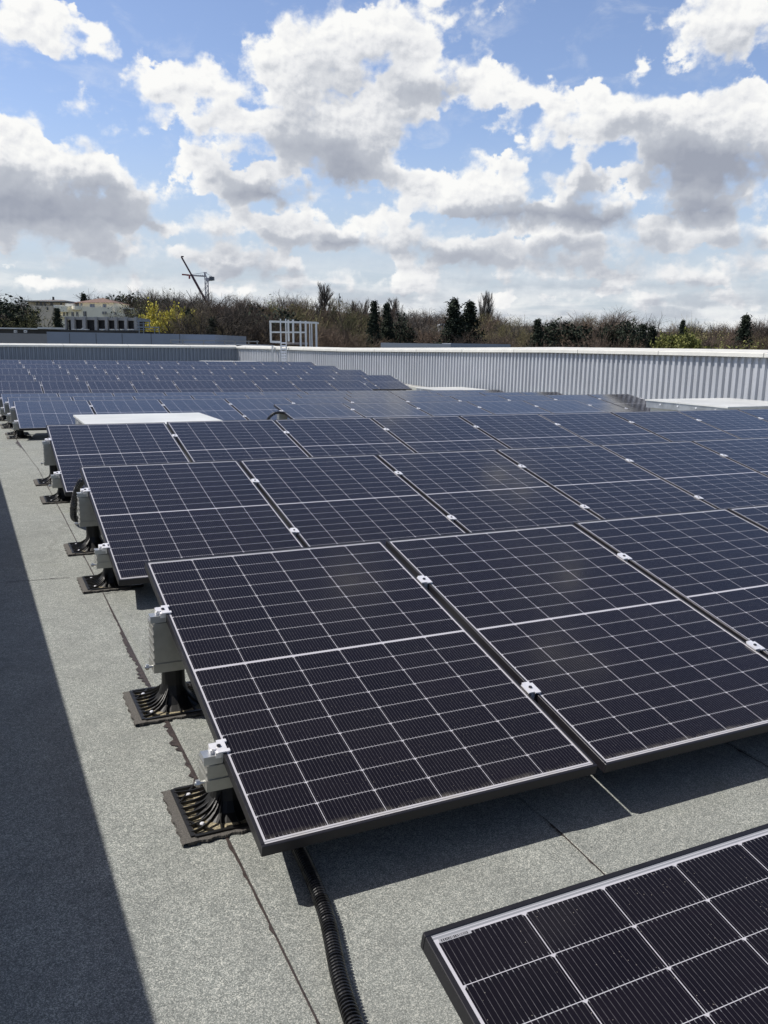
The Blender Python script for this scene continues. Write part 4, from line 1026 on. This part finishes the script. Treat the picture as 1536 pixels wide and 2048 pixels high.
def t_bare(seed, dense=1.0, spread=1.0, tw=0.04):
    T = Tree(seed); r = T.r; h = 10.0; T.tube([(0, 0, 0), (.05, 0, 1.3), (0, .08, 2.6)], [.30, .25, .22], 7)
    for k in range(6):
        a = 2 * PI * k / 6 + r.uniform(-.4, .4); tilt = math.radians(r.uniform(14, 46) * spread) if k else .08
        d = np.array([math.cos(a) * math.sin(tilt), math.sin(a) * math.sin(tilt), math.cos(tilt)])
        T.grow((0, 0, 2.2 + r.uniform(0, .6)), d, r.uniform(4.6, 6.2), .15, 0, 3, [7, 7, int(9 * dense)], [38, 40, 42], 0.16, .13, tw * .55)
    # a rounded crown: drop the shoots that overshoot an uneven dome, thicken the dome's skin
    A = np.array(T.T); tip = A[:, :3] + A[:, 3:6]; rr_ = np.hypot(tip[:, 0], tip[:, 1]); zt = np.percentile(tip[:, 2], 97); rx = np.percentile(rr_, 88)
    az_ = np.arctan2(tip[:, 1], tip[:, 0]); lob = 1 + .10 * np.sin(3 * az_ + seed) + .07 * np.sin(5 * az_ + tip[:, 2]) + T.r.normal(0, .035, len(tip))
    e = (rr_ / rx) ** 2 + ((tip[:, 2] - .56 * zt) / (.46 * zt)) ** 2
    keep = e < lob ** 2; A = A[keep]; e = e[keep]
    skin = A[e > .45]; extra = np.repeat(skin, 2, 0); extra[:, :3] += extra[:, 3:6] * T.r.uniform(.1, .9, (len(extra), 1)); extra[:, 3:6] = extra[:, 3:6] * .55 + T.r.normal(0, .16, (len(extra), 3)); extra[:, 6] *= .8
    T.T = np.concatenate([A, extra]).tolist()
    return T.arrays()
def t_poplar(seed, tw=0.035):
    T = Tree(seed); r = T.r; T.tube([(0, 0, 0), (0, 0, 6), (0.05, 0, 10)], [.26, .14, .03], 6)
    for k in range(46):
        z = 0.9 + 8.6 * (k / 46); a = r.uniform(0, 6.28); tl = math.radians(r.uniform(14, 26)); d = np.array([math.cos(a) * math.sin(tl), math.sin(a) * math.sin(tl), math.cos(tl)])
        T.grow((0, 0, z), d, (2.6 if z < 7 else 1.5) * r.uniform(.7, 1.1), .05, 0, 2, [8, 7], [16, 18], 0.25, .05, tw)
    return T.arrays()
def t_conifer(seed, wide=1.0):
    T = Tree(seed); r = T.r; T.tube([(0, 0, 0), (0, 0, 6), (0, 0, 10)], [.22, .12, .02], 6)
    z = 1.0
    while z < 9.9:
        R = 2.5 * wide * (1 - z / 10.3) ** 1.15 * r.uniform(.62, 1.15) + .12
        for k in range(int(7 + 3 * (1 - z / 10))):
            a = r.uniform(0, 6.28); Rk = R * r.uniform(.6, 1.15); d = np.array([math.cos(a), math.sin(a), -0.12])
            n = int(10 * Rk) + 3
            for j in range(n):
                q = (j + .5) / n; p = np.array([0, 0, z]) + d * Rk * q + np.array([0, 0, .25 * q * q * Rk]) + r.normal(0, .09, 3)
                for m_ in range(8): T.leaf(p + r.normal(0, .12, 3), r.uniform(.12, .27))
        z += r.uniform(.24, .42)
    for k in range(20): T.leaf(np.array([0, 0, 9.2 + .8 * k / 20]) + r.normal(0, .05, 3), .16)
    return T.arrays()
def t_round(seed, n=3800, leafs=0.38, lean=1.0):
    T = Tree(seed); r = T.r; T.tube([(0, 0, 0), (0.1, 0, 2.5), (0, .1, 5)], [.28, .2, .1], 6)
    cl = [(r.uniform(-2.4, 2.4) * lean, r.uniform(-2.4, 2.4) * lean, r.uniform(2.6, 8.2), r.uniform(.9, 1.9)) for _ in range(26)]
    for c in cl:
        T.tube([(0, 0, 2.2), (c[0] * .5, c[1] * .5, c[2] * .6), c[:3]], [.1, .06, .02], 4)
        for _ in range(int(n / 26)):
            v = r.normal(0, 1, 3); v /= np.linalg.norm(v); T.leaf(np.array(c[:3]) + v * c[3] * r.uniform(.45, 1.05) * np.array([1, 1, .8]), leafs * r.uniform(.6, 1.3))
    return T.arrays()
def t_willow(seed):
    T = Tree(seed); r = T.r; T.tube([(0, 0, 0), (.1, 0, 1.5), (0, .1, 3)], [.35, .28, .2], 6)
    for k in range(9):
        a = 2 * PI * k / 9 + r.uniform(-.3, .3); tl = math.radians(r.uniform(15, 55)); d = np.array([math.cos(a) * math.sin(tl), math.sin(a) * math.sin(tl), math.cos(tl)])
        T.grow((0, 0, 2.4), d, r.uniform(4.2, 6), .15, 0, 2, [11, 10], [40, 45], 0.0, .13, .04, 20, .36)
    base = list(T.L)
    for p in base[::3]:
        q = np.array(p[:3])
        for j in range(r.integers(2, 6)): T.leaf(q + np.array([r.normal(0, .08), r.normal(0, .08), -.35 * j]), .26)
    return T.arrays()
def t_shrub(seed):
    T = Tree(seed); r = T.r
    for k in range(14):
        a = r.uniform(0, 6.28); tl = math.radians(r.uniform(4, 48)); d = np.array([math.cos(a) * math.sin(tl), math.sin(a) * math.sin(tl), math.cos(tl)])
        T.grow((r.normal(0, .4), r.normal(0, .4), 0), d, r.uniform(6, 8.5), .09, 0, 2, [9, 8], [26, 34], 0.25, .12, .04, 3, .26)
    return T.arrays()
KINDS = {}
def proto(kind, var):
    key = (kind, var)
    if key not in KINDS:
        KINDS[key] = {'bare': lambda: t_bare(11 + var, 1.0, 1.0), 'wide': lambda: t_bare(31 + var, 1.0, 1.35), 'poplar': lambda: t_poplar(51 + var), 'conifer': lambda: t_conifer(61 + var, 1.0 + .25 * (var % 2)),
                      'round': lambda: t_round(71 + var), 'willow': lambda: t_willow(81 + var), 'shrub': lambda: t_shrub(91 + var)}[kind]()
    return KINDS[key]
MESHC = {}
def tree(kind, var, u, vtop, D, label, cat='tree', wide=1.0, mats=None, zb=-8.0, name=None):
    p = W3(u, 690, D); top = W3(u, vtop, D).z; h = top - zb
    A = proto(kind, var); nm = name or {'bare': 'bare_tree', 'wide': 'bare_tree', 'poplar': 'poplar_tree', 'conifer': 'conifer_tree', 'round': 'evergreen_tree', 'willow': 'willow_tree', 'shrub': 'budding_tree'}[kind]
    allv = np.concatenate([a[0] for a in A.values()]); zmax = np.percentile(allv[:, 2], 99.8)
    t = thing(nm, label, cat, (p.x, p.y, zb)); k = h / zmax; t.scale = (k * wide, k * wide, k); t.rotation_euler = (0, 0, (var * 1.7 + u) % 6.28)
    mt = {'wood': M_BARK, 'twig': M_TWIG, 'leaf': M_OLV}
    if mats: mt.update(mats)
    rg_ = np.random.default_rng(var + 5)
    for key, (V, F) in A.items():
        ck = (kind, var, key, mt[key].name)
        if ck not in MESHC:
            F = F.reshape(-1, 4) if key != 'wood' else F
            tone = np.repeat(rg_.random(len(V) // 4 + 1), 4)[:len(V)] if key != 'wood' else rg_.random(len(V))
            # bunches share a tone so the crown shows light and dark clumps
            cl = np.sin(V[:, 0] * 1.9 + var) * np.sin(V[:, 1] * 2.1) * np.sin(V[:, 2] * 1.7 + 1); tone = np.clip(tone * .6 + .2 + .28 * cl, 0, 1)
            o = arr_obj({'wood': 'trunk', 'twig': 'crown', 'leaf': 'foliage'}[key], V, F, mt[key], None, tone); o.parent = t; MESHC[ck] = o.data
        else:
            o = bpy.data.objects.new({'wood': 'trunk', 'twig': 'crown', 'leaf': 'foliage'}[key], MESHC[ck]); COL.objects.link(o); o.parent = t
    return t
con = {'leaf': M_CON}; dk = {'twig': M_TWD}; yel = {'leaf': M_YEL, 'twig': M_YEL}; lime = {'leaf': M_LIME, 'twig': M_LIME}; olv = {'leaf': M_OLV, 'twig': M_OLV}; pale = {'twig': M_PALE}
tree('round', 0, 8, 597, 150, 'dark evergreen tree at the far left edge of the photo', wide=1.2, mats=con)
tree('bare', 1, 30, 596, 160, 'dark bare tree between the left edge and the beige apartments', mats=dk)
tree('shrub', 0, 66, 612, 135, 'olive green budding tree in front of the beige apartments', wide=1.1, mats=olv)
tree('conifer', 0, 117, 619, 130, 'small dark conifer between the two apartment buildings', mats=con)
tree('conifer', 1, 172, 590, 260, 'dark conifer tip rising behind the clay roof', mats=con)
tree('round', 1, 246, 592, 250, 'dark rounded evergreen right of the cream apartments', wide=1.1, mats=con)
tree('bare', 0, 292, 581, 228, 'tall bare tree behind the yellow tree, left one', mats=dk)
tree('bare', 2, 330, 580, 226, 'tall bare tree directly above the yellow tree', mats=dk, wide=1.1)
tree('shrub', 1, 352, 588, 200, 'greenish budding tree right of the tall bare pair, left of the cranes', mats=olv)
tree('willow', 0, 328, 614, 125, 'bright yellow flowering tree behind the far parapet', wide=0.66, mats=yel)
tree('conifer', 2, 379, 622, 112, 'dark conifer just right of the yellow tree', mats=con)
tree('wide', 0, 402, 580, 175, 'big bare tree in front of the crane bases', mats=pale)
tree('wide', 1, 455, 600, 98, 'bare tree with stout forked dark limbs left of the guard cage', wide=1.05, mats=dk)
tree('conifer', 3, 425, 640, 100, 'low dark conifer at the foot of the forked bare tree', mats=con)
tree('shrub', 0, 546, 595, 200, 'yellow green budding treetop above the guard cage', wide=0.9, mats=lime)
tree('round', 2, 546, 618, 112, 'dark evergreen behind the guard cage', wide=1.0, mats=con)
tree('poplar', 0, 648, 567, 210, 'tallest bare poplar, broad and grey, near the centre', wide=1.35, mats=pale)
tree('wide', 2, 690, 610, 150, 'bare spreading tree with yellowish buds beneath the radio mast', mats={'twig': M_OLV})
tree('poplar', 1, 706, 602, 260, 'thin bare poplar just right of the radio mast', wide=0.7, mats=pale)
tree('poplar', 2, 726, 600, 260, 'thin bare poplar left of the paired conifers', wide=0.9, mats=pale)
tree('poplar', 1, 786, 597, 250, 'bare poplar just right of the paired conifers', wide=1.2, mats=pale)
tree('conifer', 0, 748, 605, 118, 'bigger dark conifer of the pair left of the bare poplar', wide=0.95, mats=con)
tree('conifer', 1, 773, 610, 121, 'smaller dark conifer of the pair, right beside the bare poplar', wide=0.85, mats=con)
tree('round', 3, 797, 628, 124, 'dark rounded evergreen below the bare poplar', wide=.55, mats=con)
tree('wide', 3, 834, 617, 150, 'pale bare tree in the dip between the two conifer pairs', mats=pale)
tree('conifer', 2, 906, 602, 112, 'tall dark conifer, left one of the second pair', wide=1.4, mats=con)
tree('conifer', 3, 938, 607, 115, 'tall dark conifer, right one of the second pair', wide=1.4, mats=con)
tree('poplar', 2, 964, 584, 230, 'tall slim bare poplar, left stem of the twin right of the conifers', wide=.65, mats=pale)
tree('poplar', 0, 973, 585, 230, 'tall slim bare poplar, right stem of the twin right of the conifers', wide=.65, mats=pale)
tree('wide', 0, 1043, 636, 190, 'pale bare tree between the twin poplars and the lone pine', mats=pale)
tree('conifer', 1, 1074, 641, 118, 'lone small dark pine in the low part of the skyline', wide=1.1, mats=con)
tree('round', 0, 1128, 642, 130, 'dark evergreen left of the big bare dome', wide=1.0, mats=con)
tree('wide', 1, 1196, 618, 135, 'big domed bare tree at the middle of the right skyline', wide=1.2)
tree('round', 1, 1250, 643, 128, 'dark evergreen at the right shoulder of the big bare dome', wide=.8, mats=con)
tree('conifer', 0, 1283, 651, 116, 'low dark conifer left of the rounded bare tree', wide=1.2, mats=con)
tree('conifer', 2, 1303, 655, 118, 'low dark conifer under the rounded bare tree', wide=1.3, mats=con)
tree('wide', 2, 1325, 634, 140, 'rounded bare tree standing clear against the sky on the right', mats=dk)
tree('conifer', 3, 1362, 643, 122, 'narrow dark conifer above the lime green willow', wide=.8, mats=con)
tree('bare', 1, 1395, 641, 200, 'bare tree right of the narrow conifer', mats=dk)
tree('willow', 1, 1364, 668, 100, 'lime green weeping willow above the right parapet', wide=0.75, mats=lime)
tree('wide', 3, 1447, 645, 190, 'bare brown tree left of the last conifer')
tree('conifer', 1, 1486, 633, 116, 'dark conifer near the right edge of the photo', wide=1.1, mats=con)
tree('bare', 2, 1520, 634, 185, 'bare tree at the right edge of the photo', mats=dk)
tree('shrub', 1, 1455, 679, 98, 'low yellowish shrub above the parapet near the right edge', wide=1.6, mats=lime)

# the wood behind and between them: reads as one brown mass
SKY_U = [-60, 0, 60, 110, 170, 230, 300, 400, 450, 520, 600, 700, 760, 830, 880, 950, 1000, 1050, 1100, 1200, 1250, 1300, 1350, 1450, 1536, 1640]
SKY_V = [606, 606, 607, 607, 612, 598, 592, 594, 597, 603, 607, 615, 626, 634, 634, 634, 638, 656, 650, 634, 648, 660, 655, 653, 650, 650]
wr = np.random.default_rng(12); WVs = []; WFs = []; WT = []; nb = 0
vari = [proto('bare', 0), proto('bare', 1), proto('wide', 0), proto('wide', 2), proto('bare', 2), proto('wide', 1), proto('shrub', 0)]
for layer, (D, n, drop) in enumerate(((265, 40, 0), (215, 42, 5), (170, 46, 16), (130, 42, 32), (105, 34, 48))):
    for i in range(n):
        u = -80 + 1730 * (i + wr.uniform(-.4, .4)) / n; v = float(np.interp(u, SKY_U, SKY_V)) + drop * wr.uniform(.5, 1.5) + (wr.choice([-12, -5, 2, 9]) if D > 200 else wr.choice([-8, 0, 8])) + wr.uniform(-2, 4)
        if (u < 318 and D < 240) or (D < 150 and 275 < u < 372): continue
        D_ = D * wr.uniform(.92, 1.08); p = W3(u, 690, D_); h = W3(u, v, D_).z + 8
        A = vari[wr.integers(len(vari) - (1 if D > 200 else 0))]; k = h / 9.8; a = wr.uniform(0, 6.28); c_, s_ = math.cos(a), math.sin(a); wd = k * (wr.uniform(1.15, 1.6) if D > 200 else wr.uniform(.85, 1.25))
        tone = np.clip(wr.choice([.08, .3, .45, .55, .75, .95], p=[.22, .25, .23, .12, .12, .06]) + wr.normal(0, .05) - (.16 if u < 560 else 0), 0, 1)
        for key, (V, F) in A.items():
            if key == 'leaf': V = V[:len(V) // 8 * 4]; F = F[:len(F) // 2]
            X = np.stack([(V[:, 0] * c_ - V[:, 1] * s_) * wd + p.x, (V[:, 0] * s_ + V[:, 1] * c_) * wd + p.y, V[:, 2] * k - 8], 1)
            if key == 'twig': pass
            WVs.append(X); WFs.append(F + nb); WT.append(np.clip(tone + wr.normal(0, .06, len(V)) - (.25 if key == 'wood' else 0), 0, 1)); nb += len(V)
wo = arr_obj('woodland', np.concatenate(WVs), np.concatenate(WFs), M_WOOD, None, np.concatenate(WT))
wo['kind'] = 'stuff'; tag(wo, 'bare brown winter woodland closing the view behind the roof', 'woodland')
# undergrowth: a dense bank of scrub between the trunks
uv_ = []; n_ = 90000
uu = wr.uniform(-80, 1650, n_); Ds = wr.uniform(100, 300, n_)
P3 = []
base = []
for u, D_ in zip(uu, Ds):
    if (u < 290 and D_ < 240) or (D_ < 140 and 270 < u < 375): D_ = wr.uniform(245, 300)
    p = W3(u, 690, D_); vt = float(np.interp(u, SKY_U, SKY_V)) + 16
    hmax = min(W3(u, vt + 14, D_).z + 8, 13.5 if D_ > 200 else 7.0); base.append((p.x, p.y, -8 + hmax * wr.uniform(0, 1) ** .8, 0.55 + D_ / 330))
base = np.array(base); sz = base[:, 3:4]; a = wr.normal(0, 1, (n_, 3)); a /= np.linalg.norm(a, axis=1, keepdims=True); b_ = np.cross(a, wr.normal(0, 1, (n_, 3))); b_ /= np.linalg.norm(b_, axis=1, keepdims=True)
a *= sz * .8; b_ *= sz * .3; pc = base[:, :3]
V = np.stack([pc - a * .5, pc + b_ * .5, pc + a * .5, pc - b_ * .5], 1).reshape(-1, 3)
tn = np.clip(.35 + .25 * np.sin(base[:, 0] * .11) * np.sin(base[:, 1] * .07) + wr.normal(0, .12, n_), 0, 1)
un = arr_obj('undergrowth', V, np.arange(len(V)).reshape(-1, 4), M_WOOD, None, np.repeat(tn, 4)); un['kind'] = 'stuff'; tag(un, 'tangled brown undergrowth filling the wood below the treetops', 'undergrowth')
# a wooded hill far behind
hb_ = MB(); hu = [-200, 0, 200, 380, 500, 620, 740, 860, 1000, 1200, 1400, 1750]; hv = [612, 611, 610, 606, 608, 611, 620, 634, 640, 652, 658, 655]
DH = 520
for j, (dd, f_) in enumerate(((0, 0.0), (60, .72), (110, 1.0), (260, 1.02))):
    for k in range(len(hu) * 6 - 5):
        u = float(np.interp(k / 6, range(len(hu)), hu)); v = float(np.interp(k / 6, range(len(hu)), hv)); D_ = DH + dd; p = W3(u, 690, D_); z = W3(u, v + 9 + 1.2 * math.sin(k * 1.7) + 1.1 * math.sin(k * 4.1), DH + 110).z
        hb_.v.append((p.x, p.y, -8 + (z + 8) * f_ + (wr.uniform(-.5, .5) if j else 0)))
nk = len(hu) * 6 - 5
for j in range(3):
    for k in range(nk - 1): hb_.f.append((j * nk + k, j * nk + k + 1, (j + 1) * nk + k + 1, (j + 1) * nk + k))
ho = hb_.build('hill', simple('wooded_hill', (0.060, 0.050, 0.042), 0.95, 0, 0.6, 0.35, 0.5), smooth=False); ho['kind'] = 'structure'
